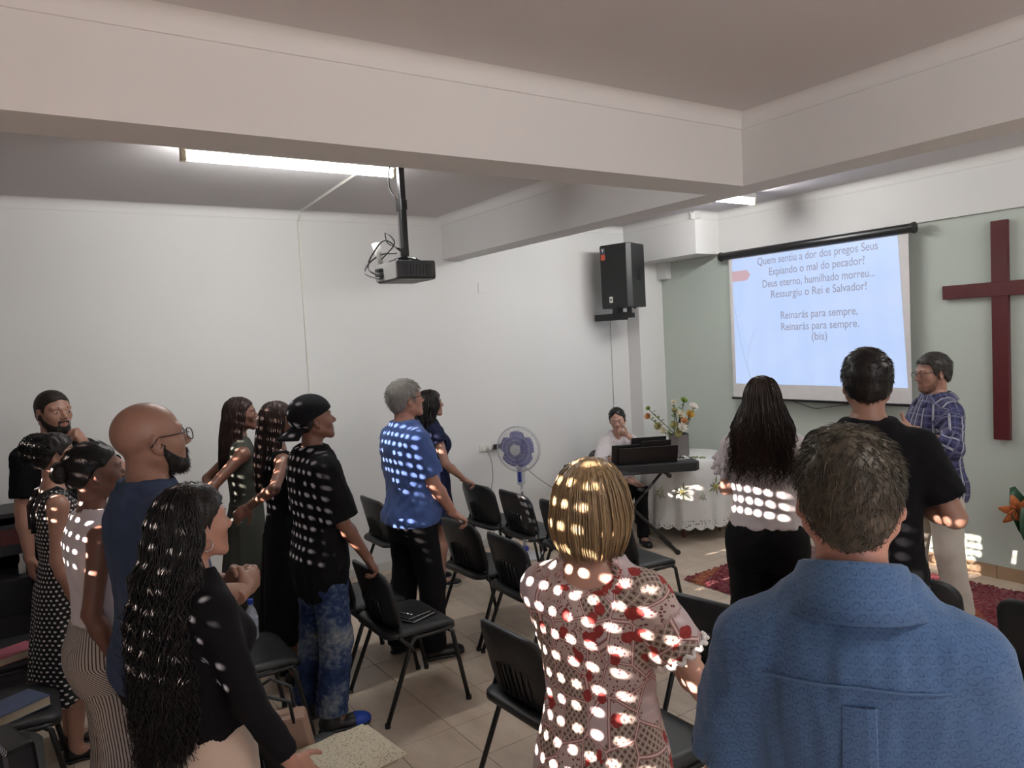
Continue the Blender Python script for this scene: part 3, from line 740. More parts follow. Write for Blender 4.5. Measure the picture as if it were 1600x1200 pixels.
# ------------------------------------------------------------------ round table with cloth and vase
TX, TY = 0.94, 5.52
tbl = empty('round_table', (TX, TY, 0), 0, 'round wooden table hidden under the white embroidered cloth', 'table')
M_WOOD = plain('reddish_wood', srgb(88, 48, 36), 0.5)
MB().lathe([(0.0, 0.722), (0.40, 0.722), (0.41, 0.735), (0.40, 0.75), (0.0, 0.75)], 40).build('top', M_WOOD, tbl)
for k in range(4):
    a = math.radians(35+90*k); MB().tube([(0.26*math.cos(a), 0.26*math.sin(a), 0.73), (0.31*math.cos(a), 0.31*math.sin(a), 0.0)], [0.022, 0.014], 8).build('leg', M_WOOD, tbl)
def lace():
    t = NT('white_embroidered_cloth'); co = t.coord(); x, y, z = t.sep(co)
    g = t.new('ShaderNodeTexGradient'); g.gradient_type = 'RADIAL'; t.link(co, g.inputs[0])
    cb = t.new('ShaderNodeCombineXYZ'); t.link(t.math('MULTIPLY', g.outputs['Fac'], 3.1), cb.inputs[0]); t.link(z, cb.inputs[1])
    v = t.new('ShaderNodeTexVoronoi'); v.inputs['Scale'].default_value = 42; t.link(cb.outputs[0], v.inputs['Vector']); v.inputs['Randomness'].default_value = 0.6
    hole = t.math('LESS_THAN', v.outputs['Distance'], 0.30)
    low = t.math('LESS_THAN', z, 0.20)
    t.link(t.math('SUBTRACT', 1.0, t.math('MULTIPLY', hole, low)), t.b.inputs['Alpha'])
    t.col(t.mix(t.noise(40, 3, co), srgb(222, 220, 216), srgb(236, 234, 230))); t.set(0.8, sheen=0.2); t.bump(t.noise(60, 3, co), 0.1, 0.004)
    return t.m
cl = empty('tablecloth', (TX, TY, 0), 0, 'white embroidered tablecloth with cutwork hem draped on the round table', 'tablecloth')
NF = 160; vs = []; fs = []
def cl_r(i, a):
    t = max(0.0, (i-4)/14.0)
    fold = 0.6*math.sin(13*a+0.6) + 0.3*math.sin(21*a+1.9) + 0.25*math.sin(7*a)
    return 0.418 + 0.055*t + 0.036*t*fold
prof = [(0.0, 0.7525), (0.2, 0.7525), (0.38, 0.7525), (0.408, 0.7515), (0.416, 0.742)] + [(None, 0.742 - 0.60*k/13.0) for k in range(1, 14)]
for i, (r, z) in enumerate(prof):
    for j in range(NF):
        a = 2*math.pi*j/NF; rr = r if r is not None else cl_r(i, a); zz = z
        if i == len(prof)-1: zz -= 0.03*abs(math.sin(a*14))
        vs.append((rr*math.cos(a), rr*math.sin(a), zz))
for i in range(len(prof)-1):
    for j in range(NF): fs.append((i*NF+j, (i+1)*NF+j, (i+1)*NF+(j+1)%NF, i*NF+(j+1)%NF))
MB().add(vs, fs).build('cloth', lace(), cl, smooth=True)
hm = []
for j in range(NF):
    a = 2*math.pi*j/NF; rr = cl_r(17, a) + 0.001; hm.append((rr*math.cos(a), rr*math.sin(a), prof[-1][1] - 0.03*abs(math.sin(a*14))))
MB().tube(hm, 0.0035, 5, closed=True).build('hem_cord', plain('white_thread', srgb(238,236,232), 0.7), cl, smooth=True)
M_EMG = plain('green_thread', srgb(120, 132, 84), 0.8); M_EMY = plain('yellow_thread', srgb(188, 178, 84), 0.8); M_EMW = plain('cream_thread', srgb(214, 210, 190), 0.8)
for a_deg, z, s in ((-8, 0.50, 1.25), (-52, 0.47, 1.2), (-28, 0.42, 0.55), (-80, 0.45, 0.9), (25, 0.46, 1.1)):
    a = math.radians(a_deg)
    def onc(u, w, off):
        aa = a + u/0.45; t = max(0, (0.742-(z+w))/0.60*13/14.0); i_ = 4 + (0.742-(z+w))/0.60*13
        rr = cl_r(i_, aa) + off; return (rr*math.cos(aa), rr*math.sin(aa), z+w)
    em = MB()
    for k in range(9):
        b = k*0.7; l = (0.045+0.02*(k % 3))*s
        pts = [onc(math.cos(b)*l*t_, math.sin(b)*l*t_, 0.003) for t_ in (0.25, 0.6, 1.0)]
        em.tube(pts, [0.002*s, 0.006*s, 0.001], 5)
    em.build('embroidery', M_EMG, cl)
    e2 = MB()
    for k in range(6): b = k*1.05; e2.tube([onc(0, 0, 0.004), onc(math.cos(b)*0.02*s, math.sin(b)*0.02*s, 0.004)], [0.003, 0.006*s], 5)
    e2.build('embroidery', M_EMY if s > 1 else M_EMW, cl)
tm = MB()
for k in range(8):
    b = k*0.8; tm.tube([(0.22+0.05*math.cos(b)*0.3, -0.05+0.05*math.sin(b)*0.3, 0.754), (0.22+0.08*math.cos(b), -0.05+0.06*math.sin(b), 0.754)], [0.003, 0.006], 5)
tm.build('embroidery', M_EMG, cl)
vz = empty('flower_vase', (0.93, 5.45, 0.754), 0, 'grey glass cylinder vase on the white tablecloth', 'vase')
M_VASE = glassy('smoky_glass', srgb(128, 120, 118), 0.15, 0.72)
MB().lathe([(0.0, 0.004), (0.092, 0.004), (0.094, 0.0), (0.098, 0.01), (0.098, 0.215), (0.092, 0.215), (0.090, 0.02), (0.0, 0.02)], 32).build('glass', M_VASE, vz, smooth=False)
MB().lathe([(0.0, 0.021), (0.088, 0.021), (0.088, 0.12), (0.0, 0.12)], 24).build('gravel', plain('grey_gravel', srgb(120, 108, 104), 0.9, var=0.4, scale=60), vz)
# flowers: stems with blossoms, each an own thing
M_STEM = plain('brown_green_stem', srgb(70, 72, 44), 0.7, var=0.2)
M_LEAF = plain('olive_leaf', srgb(104, 122, 62), 0.6, var=0.25)
PETC = {'cream': srgb(214, 202, 176), 'peach': srgb(196, 140, 92), 'green': srgb(120, 146, 60), 'white': srgb(222, 214, 202), 'ochre': srgb(190, 150, 66), 'olive': srgb(150, 142, 92)}
def petal(mb, c, d, up, l, w, cup):
    d = d.normalized(); s = d.cross(up).normalized(); n_ = s.cross(d)
    vs = []
    for i in range(5):
        t = i/4; ww = w*math.sin(math.pi*(0.12+0.8*t))
        p = c + d*l*t + n_*cup*l*t*t
        vs += [p - s*ww + n_*ww*0.4, p, p + s*ww + n_*ww*0.4]
    fs = []
    for i in range(4): fs += [(i*3, i*3+1, i*3+4, i*3+3), (i*3+1, i*3+2, i*3+5, i*3+4)]
    mb.add(vs, fs)
def blossom(parent, c, n, col, size, name='blossom'):
    n = Vector(n).normalized(); a = n.orthogonal().normalized(); b = n.cross(a)
    mb = MB()
    for lay, (cnt, tilt, l) in enumerate(((9, 0.35, 1.0), (8, 0.8, 0.8), (6, 1.4, 0.55))):
        for k in range(cnt):
            t = 2*math.pi*k/cnt + lay*0.35
            petal(mb, Vector(c), (a*math.cos(t)+b*math.sin(t)) + n*tilt, n, size*l, size*0.26, 0.15)
    return mb.build(name, plain('petal_'+col, PETC[col], 0.7, var=0.2, scale=30), parent, smooth=True)
FL = [(-0.27, 0.10, 0.47, 'green', 0.030, 'pale green bud on the tall left stem'), (-0.29, 0.02, 0.40, 'peach', 0.042, 'peach flower leaning furthest left in the vase'), (-0.20, -0.02, 0.30, 'olive', 0.05, 'faded olive flower low on the left of the vase'), (-0.16, -0.06, 0.26, 'cream', 0.04, 'small cream flower drooping left above the keyboard rest'),
      (-0.02, 0.08, 0.52, 'cream', 0.036, 'cream flower at the top centre of the bouquet'), (0.08, 0.08, 0.53, 'green', 0.045, 'bright green flower at the very top of the bouquet'), (0.16, 0.05, 0.46, 'white', 0.06, 'white lily at the upper right of the bouquet'), (0.11, -0.02, 0.40, 'ochre', 0.055, 'ochre yellow flower at the right of the bouquet'),
      (0.02, -0.06, 0.28, 'white', 0.062, 'large white flower low in the front of the bouquet'), (-0.05, -0.04, 0.30, 'olive', 0.05, 'olive flower beside the large white one'), (0.03, 0.02, 0.40, 'cream', 0.05, 'cream flower in the middle of the bouquet'), (-0.03, 0.02, 0.44, 'olive', 0.042, 'olive flower just under the top centre flower'), (0.05, -0.04, 0.34, 'peach', 0.045, 'peach flower in the heart of the bouquet'), (-0.02, -0.08, 0.23, 'olive', 0.048, 'olive flower at the vase rim')]
RT = Vector((0.56, 0.83, 0)); TW = Vector((0.83, -0.56, 0))    # to the right / towards the viewer
for i, (a, b, h, colr, sz, lab) in enumerate(FL):
    top = RT*a + TW*(-b) + Vector((0, 0, h))
    f_ = empty('cut_flower', (0.93, 5.45, 0.754), 0, lab, 'flower', 'flowers in the grey vase')
    rt = Vector((0.05*math.cos(i*2.1), 0.05*math.sin(i*2.1), 0.03)); mid = rt*0.6 + top*0.45 + Vector((0, 0, 0.06))
    pts = [rt, rt*0.8+Vector((0,0,0.12)), mid, top*0.85+Vector((0,0,0.02)), top]
    MB().tube(pts, 0.004, 6).build('stem', M_STEM, f_, smooth=True)
    lf = MB()
    for k in range(4):
        t = 0.3+0.16*k; p = mid.lerp(top, t); petal(lf, p, Vector((math.cos(i+k*2.4), math.sin(i+k*2.4), 0.5)), Vector((0,0,1)), 0.045, 0.012, 0.1)
    lf.build('leaf', M_LEAF, f_, smooth=True)
    nrm = (top-mid).normalized()*0.5 + TW*0.6
    blossom(f_, top, nrm, colr, sz)
# slim folder leaning behind the vase
tag(MB().obox((0.60, 5.83, 0.93), ((0.56,0.83,0), (0.10,-0.07,0.99), (0.83,-0.56,-0.1)), (0.018, 0.18, 0.01)).build('black_case', M_BLACKP, bevel=0.004), 'narrow black case standing behind the vase by the column', 'case')

# ------------------------------------------------------------------ clear lectern
le = empty('lectern', (2.42, 5.28, 0), math.radians(10), 'clear acrylic lectern mostly hidden behind the woman in white blouse', 'lectern')
M_ACR = glassy('clear_acrylic', (0.75, 0.8, 0.78, 1), 0.05, 0.22); M_ACE = glassy('acrylic_edge', (0.62, 0.68, 0.66, 1), 0.1, 0.75)
MB().obox((0, 0, 1.06), ((1,0,0), (0,0.96,-0.27), (0,0.27,0.96)), (0.27, 0.19, 0.006)).build('slanted_top', M_ACR, le)
ed = MB()
for s in (-1, 1): ed.obox((s*0.27, 0, 1.06), ((1,0,0), (0,0.96,-0.27), (0,0.27,0.96)), (0.005, 0.195, 0.009))
for s in (-1, 1): ed.obox((0, s*0.185, 1.06-s*0.052), ((1,0,0), (0,0.96,-0.27), (0,0.27,0.96)), (0.275, 0.005, 0.009))
ed.build('edge_strip', M_ACE, le)
MB().box((-0.2, -0.008, 0.02), (0.2, 0.008, 1.05)).build('front_panel', M_ACR, le)
for s in (-1, 1): MB().box((s*0.2-0.006, -0.15, 0.02), (s*0.2+0.006, 0.15, 1.03)).build('side_panel', M_ACR, le)
MB().box((-0.27, -0.2, 0.0), (0.27, 0.2, 0.02)).build('base', M_ACE, le, bevel=0.004)

# ------------------------------------------------------------------ shaggy rug
def rugmat():
    t = NT('red_shag_rug'); co = t.coord(); x, y, z = t.sep(co)
    n = t.noise(0.9, 2, co); big = t.math('ADD', t.math('MULTIPLY', n, 1.2), t.math('MULTIPLY', t.math('SINE', t.math('ADD', t.math('MULTIPLY', x, 3.2), t.math('MULTIPLY', y, 2.0))), 0.22))
    c = t.ramp(big, [(0.42, srgb(112, 24, 36)), (0.62, srgb(124, 28, 40)), (0.66, srgb(158, 84, 48)), (0.74, srgb(166, 96, 56)), (0.80, srgb(120, 26, 38))])
    f = t.noise(90, 3, co)
    t.col(t.mix(t.math('MULTIPLY', f, 0.55), c, srgb(60, 14, 22))); t.set(0.95, sheen=0.3); return t.m
RX0, RX1, RY0, RY1 = 1.97, 4.75, 4.34, 5.80
nx, ny = 190, 104; rs = np.random.RandomState(3)
hz = 0.012 + 0.020*rs.rand(nx+1, ny+1); hz[0,:] = hz[-1,:] = 0.004; hz[:,0] = hz[:,-1] = 0.004
vs = []; fs = []
for i in range(nx+1):
    for j in range(ny+1):
        vs.append((RX0+(RX1-RX0)*i/nx + (rs.rand()-.5)*0.012, RY0+(RY1-RY0)*j/ny + (rs.rand()-.5)*0.012, hz[i,j]))
for i in range(nx):
    for j in range(ny): fs.append((i*(ny+1)+j, (i+1)*(ny+1)+j, (i+1)*(ny+1)+j+1, i*(ny+1)+j+1))
tag(MB().add(vs, fs).build('shag_rug', rugmat()), 'red shaggy rug with orange waves before the front wall', 'rug')

# ------------------------------------------------------------------ lily arrangement at the right edge
LV = (3.98, 5.74, 0.0)
lv = empty('floor_vase', LV, 0, 'clear glass floor vase at the right picture edge', 'vase')
MB().lathe([(0.0, 0.03), (0.06, 0.03), (0.07, 0.03), (0.075, 0.05), (0.06, 0.2), (0.085, 0.40), (0.08, 0.40), (0.055, 0.2), (0.06, 0.06), (0.0, 0.05)], 24).build('glass', glassy('vase_glass', (0.8,0.85,0.85,1), 0.04, 0.3), lv, smooth=True)
M_LILY = plain('orange_lily', srgb(206, 118, 66), 0.6, var=0.15); M_BIGL = plain('dark_green_leaf', srgb(30, 70, 44), 0.45, var=0.3); M_RED = plain('crimson_bloom', srgb(150, 26, 60), 0.6, var=0.2); M_FEA = plain('purple_feather', srgb(92, 70, 66), 0.7, var=0.3)
def floor_flower(label):
    f_ = empty('cut_flower', LV, 0, label, 'flower', 'flowers in the floor vase'); return f_
f_ = floor_flower('orange lily in front of a large green leaf at the right edge')
hd = Vector((-0.17, -0.03, 0.63))
MB().tube([(0,0,0.06), (-0.03,0,0.35), (-0.11,-0.01,0.52), hd], 0.005, 6).build('stem', M_STEM, f_, smooth=True)
pm = MB(); nn = (TW*0.8 + Vector((0,0,-0.2)) - RT*0.1).normalized(); a_ = nn.orthogonal().normalized(); b_ = nn.cross(a_)
for k in range(6): t = k*math.pi/3+0.3; petal(pm, hd, (a_*math.cos(t)+b_*math.sin(t))+nn*0.45, nn, 0.115, 0.034, -0.35)
o = pm.build('petals', M_LILY, f_, smooth=True); o.modifiers.new('t', 'SOLIDIFY').thickness = 0.002
sm = MB()
for k in range(5): t = k*1.25; sm.tube([hd, hd+nn*0.05+(a_*math.cos(t)+b_*math.sin(t))*0.012], 0.0018, 4)
sm.build('stamens', plain('dark_stamen', srgb(90,50,30), 0.7), f_)
for (base, tip, w, lab) in ((Vector((-0.10, 0.02, 0.40)), Vector((-0.24, 0.03, 0.76)), 0.075, 'broad dark green leaf pointing up left behind the lily'), (Vector((-0.05, -0.02, 0.36)), Vector((-0.13, -0.07, 0.66)), 0.08, 'broad dark green leaf below the lily'), (Vector((0.03, 0, 0.40)), Vector((0.20, 0.0, 0.78)), 0.08, 'broad dark green leaf leaning right')):
    f_ = floor_flower(lab); f_['category'] = 'leaf'; f_.name = 'large_leaf'
    MB().tube([(0,0,0.06), base*0.6+Vector((0,0,0.1)), base], 0.005, 6).build('stem', M_STEM, f_, smooth=True)
    lm = MB(); petal(lm, base, tip-base, TW, (tip-base).length, w, 0.12); o = lm.build('blade', M_BIGL, f_, smooth=True); o.modifiers.new('t', 'SOLIDIFY').thickness = 0.002
f_ = floor_flower('crimson bloom with thin petals above the lily')
hd = Vector((-0.05, -0.02, 0.80)); MB().tube([(0,0,0.06), (-0.01,0,0.4), hd], 0.005, 6).build('stem', M_STEM, f_, smooth=True)
pm = MB()
for k in range(11): t = k*0.57; petal(pm, hd, (a_*math.cos(t)+b_*math.sin(t))+nn*0.3, nn, 0.10, 0.012, 0.1)
pm.build('petals', M_RED, f_, smooth=True)
f_ = floor_flower('tall purple brown feathery plume at the right edge'); f_['category'] = 'plume'; f_.name = 'feather_plume'
MB().tube([(0,0,0.06), (-0.02,0.02,0.5), (-0.01,0.02,1.02)], 0.004, 6).build('stem', M_STEM, f_, smooth=True)
pm = MB()
for k in range(90):
    t = k/90; p = Vector((-0.02+0.01*t, 0.02, 0.70+0.34*t)); s_ = 1 if k % 2 else -1
    petal(pm, p, RT*s_*0.7 + Vector((0,0,0.8)) + TW*(RNG.random()-.5)*0.6, TW, 0.085*(1-0.5*t)+0.02, 0.004, 0.05)
pm.build('feather', M_FEA, f_)
# ------------------------------------------------------------------ people: implicit surfaces
F32 = np.float32
def smin(a, b, k):
    if k <= 0: return np.minimum(a, b)
    h = np.maximum(k - np.abs(a-b), 0)/k
    return np.minimum(a, b) - h*h*k*0.25
def smax(a, b, k): return -smin(-a, -b, k)
class Fld:
    def __init__(s, lo, hi, h):
        s.lo = np.array(lo, float); s.h = h
        n = np.ceil((np.array(hi, float)-s.lo)/h).astype(int)+1; s.n = n
        s.ax = [(s.lo[i] + h*np.arange(n[i])).astype(F32) for i in range(3)]
        s.d = np.full(tuple(n), 0.5, F32)
    def op(s, prim, k=0.02, mode='add'):
        fn, lo, hi = prim
        pad = k + 2.5*s.h
        i0 = np.maximum(np.floor((np.array(lo)-pad-s.lo)/s.h).astype(int), 0); i1 = np.minimum(np.ceil((np.array(hi)+pad-s.lo)/s.h).astype(int)+1, s.n)
        if np.any(i1 <= i0): return s
        X = s.ax[0][i0[0]:i1[0], None, None]; Y = s.ax[1][None, i0[1]:i1[1], None]; Z = s.ax[2][None, None, i0[2]:i1[2]]
        v = fn(X, Y, Z); sl = tuple(slice(a, b) for a, b in zip(i0, i1)); d = s.d[sl]
        if mode == 'add': s.d[sl] = smin(d, v, k)
        elif mode == 'sub': s.d[sl] = smax(d, -v, k)
        elif mode == 'and':
            full = np.full_like(s.d, 0.5); full[sl] = smax(d, np.broadcast_to(v, d.shape), k); s.d = full
        return s
    def add(s, p, k=0.02): return s.op(p, k)
    def sub(s, p, k=0.01): return s.op(p, k, 'sub')
    def cut(s, fn, k=0.004):
        """keep only where fn < 0"""
        X, Y, Z = s.ax[0][:, None, None], s.ax[1][None, :, None], s.ax[2][None, None, :]
        s.d = smax(s.d, fn(X, Y, Z).astype(F32), k); return s
    def warp(s, fn):
        X, Y, Z = s.ax[0][:, None, None], s.ax[1][None, :, None], s.ax[2][None, None, :]
        near = np.abs(s.d) < 0.06
        s.d = np.where(near, s.d + fn(X, Y, Z), s.d).astype(F32); return s
    def sample(s, p):
        q = (p - s.lo)/s.h; i = np.clip(np.floor(q).astype(int), 0, s.n-2); f = np.clip(q - i, 0, 1)
        d = s.d; r = 0
        for a in (0, 1):
            for b in (0, 1):
                for c in (0, 1):
                    w = (f[:, 0] if a else 1-f[:, 0])*(f[:, 1] if b else 1-f[:, 1])*(f[:, 2] if c else 1-f[:, 2])
                    r = r + w*d[i[:, 0]+a, i[:, 1]+b, i[:, 2]+c]
        return r
    def mesh(s):
        d = s.d.copy()
        d[0] = d[-1] = 0.1; d[:, 0] = d[:, -1] = 0.1; d[:, :, 0] = d[:, :, -1] = 0.1
        ins = d < 0; n = s.n
        cnt = np.zeros(tuple(n-1), np.int8)
        for a in (0, 1):
            for b in (0, 1):
                for c in (0, 1): cnt += ins[a:n[0]-1+a, b:n[1]-1+b, c:n[2]-1+c]
        m = (cnt > 0) & (cnt < 8)
        cells = np.argwhere(m); idx = np.full(m.shape, -1, np.int64); idx[m] = np.arange(len(cells))
        pos = np.zeros((len(cells), 3)); k = np.zeros(len(cells))
        cr = [(a, b, c) for a in (0, 1) for b in (0, 1) for c in (0, 1)]
        for ca in cr:
            for ax in range(3):
                if ca[ax]: continue
                cb = list(ca); cb[ax] = 1; cb = tuple(cb)
                da = d[cells[:, 0]+ca[0], cells[:, 1]+ca[1], cells[:, 2]+ca[2]]; db = d[cells[:, 0]+cb[0], cells[:, 1]+cb[1], cells[:, 2]+cb[2]]
                x = (da < 0) != (db < 0); t = np.where(x, da/np.where(x, da-db, 1), 0)
                p = np.array(ca, float) + t[:, None]*(np.array(cb, float)-np.array(ca, float))
                pos += p*x[:, None]; k += x
        v = s.lo + (cells + pos/k[:, None])*s.h
        faces = []
        for ax in range(3):
            u, w = (ax+1) % 3, (ax+2) % 3
            sl0 = [slice(1, -1)]*3; sl0[ax] = slice(0, -1); sl1 = list(sl0); sl1[ax] = slice(1, None)
            a = ins[tuple(sl0)]; b = ins[tuple(sl1)]
            e = np.argwhere(a != b); st = a[tuple(e.T)]
            e = e.copy(); e[:, u] += 1; e[:, w] += 1
            def cell(du, dw):
                c = e.copy(); c[:, u] -= du; c[:, w] -= dw; return idx[tuple(c.T)]
            q = np.stack([cell(1, 1), cell(0, 1), cell(0, 0), cell(1, 0)], 1)
            q[~st] = q[~st][:, ::-1]; faces.append(q)
        f = np.concatenate(faces)
        f = f[(f >= 0).all(1)]
        for _ in range(2):
            e = s.h*0.5; d0 = s.sample(v)
            g = np.stack([s.sample(v+np.eye(3)[i]*e)-s.sample(v-np.eye(3)[i]*e) for i in range(3)], 1)/(2*e)
            gg = (g*g).sum(1)+0.05; st_ = np.clip(d0/gg, -s.h, s.h); v = v - g*st_[:, None]*0.7
        return v, f
def V3(*a): return np.array(a, float)
def nz(v): v = np.array(v, float); return v/np.linalg.norm(v)
def cap(a, b, ra, rb=None):
    a = np.array(a, float); b = np.array(b, float); rb = ra if rb is None else rb; ba = b-a; L = max(ba.dot(ba), 1e-9); R = max(ra, rb)
    def fn(X, Y, Z):
        x, y, z = X-F32(a[0]), Y-F32(a[1]), Z-F32(a[2])
        t = np.clip((x*F32(ba[0]) + y*F32(ba[1]) + z*F32(ba[2]))/F32(L), 0, 1)
        return np.sqrt((x-t*F32(ba[0]))**2 + (y-t*F32(ba[1]))**2 + (z-t*F32(ba[2]))**2) - (F32(ra) + t*F32(rb-ra))
    return fn, np.minimum(a, b)-R, np.maximum(a, b)+R
def ell(c, r, M=None):
    c = np.array(c, float); r = np.array(r, float)
    Mi = None if M is None else np.array(M, float).T
    def fn(X, Y, Z):
        x, y, z = X-F32(c[0]), Y-F32(c[1]), Z-F32(c[2])
        if Mi is not None:
            x, y, z = (Mi[i][0]*x + Mi[i][1]*y + Mi[i][2]*z for i in range(3))
        k0 = np.sqrt((x/r[0])**2 + (y/r[1])**2 + (z/r[2])**2); k1 = np.sqrt((x/r[0]**2)**2 + (y/r[1]**2)**2 + (z/r[2]**2)**2)
        return (k0*(k0-1)/np.maximum(k1, 1e-6)).astype(F32)
    R = r.max() if M is not None else r
    return fn, c-R, c+R
def loft(tab, off=0.0, zlo=None, zhi=None, power=2.2, sm=0.02, cyf=None, cxf=None, grow=None):
    """tab rows: z, rx, ry front, ry back"""
    tab = np.array(tab, float); zl = tab[0, 0] if zlo is None else zlo; zh = tab[-1, 0] if zhi is None else zhi
    zz = np.linspace(tab[0, 0]-0.1, tab[-1, 0]+0.1, 200); cur = []
    w = np.exp(-0.5*((np.arange(-20, 21)*(zz[1]-zz[0]))/sm)**2); w /= w.sum()
    for i in (1, 2, 3):
        c = np.interp(zz, tab[:, 0], tab[:, i]); cp = np.pad(c, 20, mode='edge'); cur.append(np.convolve(cp, w, 'valid'))
    def fn(X, Y, Z):
        z1 = np.asarray(Z, float)
        e = off if grow is None else off + grow(z1)
        rx = (np.interp(z1, zz, cur[0]) + e).astype(F32); rf = (np.interp(z1, zz, cur[1]) + e).astype(F32); rb = (np.interp(z1, zz, cur[2]) + e).astype(F32)
        x = X - (F32(0) if cxf is None else cxf(z1).astype(F32)); y = Y - (F32(0) if cyf is None else cyf(z1).astype(F32))
        ry = np.where(y > 0, rf, rb)
        q = ((np.abs(x)/rx)**F32(power) + (np.abs(y)/ry)**F32(power))**F32(1/power)
        d = (q-1)*np.minimum(rx, ry)
        return smax(d, np.maximum(Z-F32(zh), F32(zl)-Z), 0.01)
    R = tab[:, 1:].max() + abs(off) + 0.16
    return fn, V3(-R, -R, zl), V3(R, R, zh)
def waves(seed, amp, n=5, wl=(0.06, 0.2), zs=0.6):
    r = np.random.RandomState(seed); W = []
    for _ in range(n):
        d = r.randn(3); d[2] *= zs; d /= np.linalg.norm(d); W.append((d*2*math.pi/r.uniform(*wl), r.uniform(0, 6.28)))
    def fn(X, Y, Z):
        o = 0
        for k, p in W: o = o + np.sin(F32(k[0])*X + F32(k[1])*Y + F32(k[2])*Z + F32(p))
        return (o*F32(amp/n)).astype(F32)
    return fn
def mk(name, v, f, m, parent, attrs=None, smooth=True):
    me = bpy.data.meshes.new(name); f = np.asarray(f); k = f.shape[1]
    me.vertices.add(len(v)); me.vertices.foreach_set('co', np.asarray(v, F32).ravel())
    me.loops.add(f.size); me.loops.foreach_set('vertex_index', f.astype(np.int32).ravel())
    me.polygons.add(len(f)); me.polygons.foreach_set('loop_start', np.arange(0, f.size, k, dtype=np.int32))
    if smooth: me.polygons.foreach_set('use_smooth', np.ones(len(f), bool))
    me.update(calc_edges=True); me.validate()
    for an, av in (attrs or {}).items():
        a = me.attributes.new(an, 'FLOAT_VECTOR', 'POINT'); a.data.foreach_set('vector', np.asarray(av, F32).ravel())
    o = bpy.data.objects.new(name, me); COL.objects.link(o); o.parent = parent
    if m: me.materials.append(m)
    return o
def join(parts):
    V = []; Fs = []; b = 0
    for v, f in parts: V.append(v); Fs.append(f+b); b += len(v)
    return np.concatenate(V), np.concatenate(Fs)
def strands(P, R, sides=3):
    """P (N,K,3) polylines, R (N,K) radii -> quads"""
    N, K, _ = P.shape
    T = np.gradient(P, axis=1); T /= np.linalg.norm(T, axis=2, keepdims=True)+1e-9
    ref = np.array([0.3, 0.55, 0.2]); A = np.cross(T, ref); A /= np.linalg.norm(A, axis=2, keepdims=True)+1e-9; B = np.cross(T, A)
    ring = []
    for j in range(sides):
        a = 2*math.pi*j/sides; ring.append(P + (A*math.cos(a) + B*math.sin(a))*R[..., None])
    v = np.stack(ring, 2).reshape(-1, 3)
    i = np.arange(N)[:, None, None]*K*sides + np.arange(K-1)[None, :, None]*sides; j = np.arange(sides)[None, None, :]; j2 = (j+1) % sides
    f = np.stack([i+j, i+j2, i+sides+j2, i+sides+j], -1).reshape(-1, 4)
    return v, f
def rotz(a): c, s = math.cos(a), math.sin(a); return np.array([[c, -s, 0], [s, c, 0], [0, 0, 1.0]])
def rotx(a): c, s = math.cos(a), math.sin(a); return np.array([[1.0, 0, 0], [0, c, -s], [0, s, c]])
def roty(a): c, s = math.cos(a), math.sin(a); return np.array([[c, 0, s], [0, 1.0, 0], [-s, 0, c]])

TORSO_M = [(0.76, .15, .085, .10), (.84, .168, .10, .125), (.93, .170, .108, .122), (1.00, .160, .112, .10), (1.08, .156, .113, .09), (1.18, .160, .114, .098), (1.28, .170, .116, .11), (1.36, .168, .102, .113), (1.42, .142, .080, .098), (1.465, .095, .058, .076), (1.51, .060, .045, .056)]
TORSO_F = [(0.76, .15, .085, .10), (.84, .178, .095, .132), (.93, .170, .103, .125), (1.00, .148, .103, .10), (1.08, .132, .098, .085), (1.18, .138, .10, .090), (1.28, .150, .108, .10), (1.36, .145, .092, .102), (1.42, .122, .070, .088), (1.465, .080, .052, .068), (1.51, .050, .040, .050)]

def skin_mat(name, c, lip=None):
    if 'skin_'+name in MATS: return MATS['skin_'+name]
    t = NT('skin_'+name); co = t.coord(); a = t.attr('tint')
    f = t.noise(14, 4, co)
    base = t.mix(f, tuple(x*0.88 for x in c[:3])+(1,), tuple(min(1, x*1.06) for x in c[:3])+(1,))
    lipc = lip or (c[0]*0.85, c[1]*0.5, c[2]*0.5, 1)
    x, y, z = t.sep(a.outputs['Vector'])
    c1 = t.mix(t.math('MULTIPLY', x, 0.55), base, lipc); c2 = t.mix(y, c1, srgb(30, 24, 22)); t.col(c2)
    t.set(0.42, spec=0.5); t.bump(t.noise(220, 2, co), 0.06, 0.002)
    MATS['skin_'+name] = t.m; return t.m

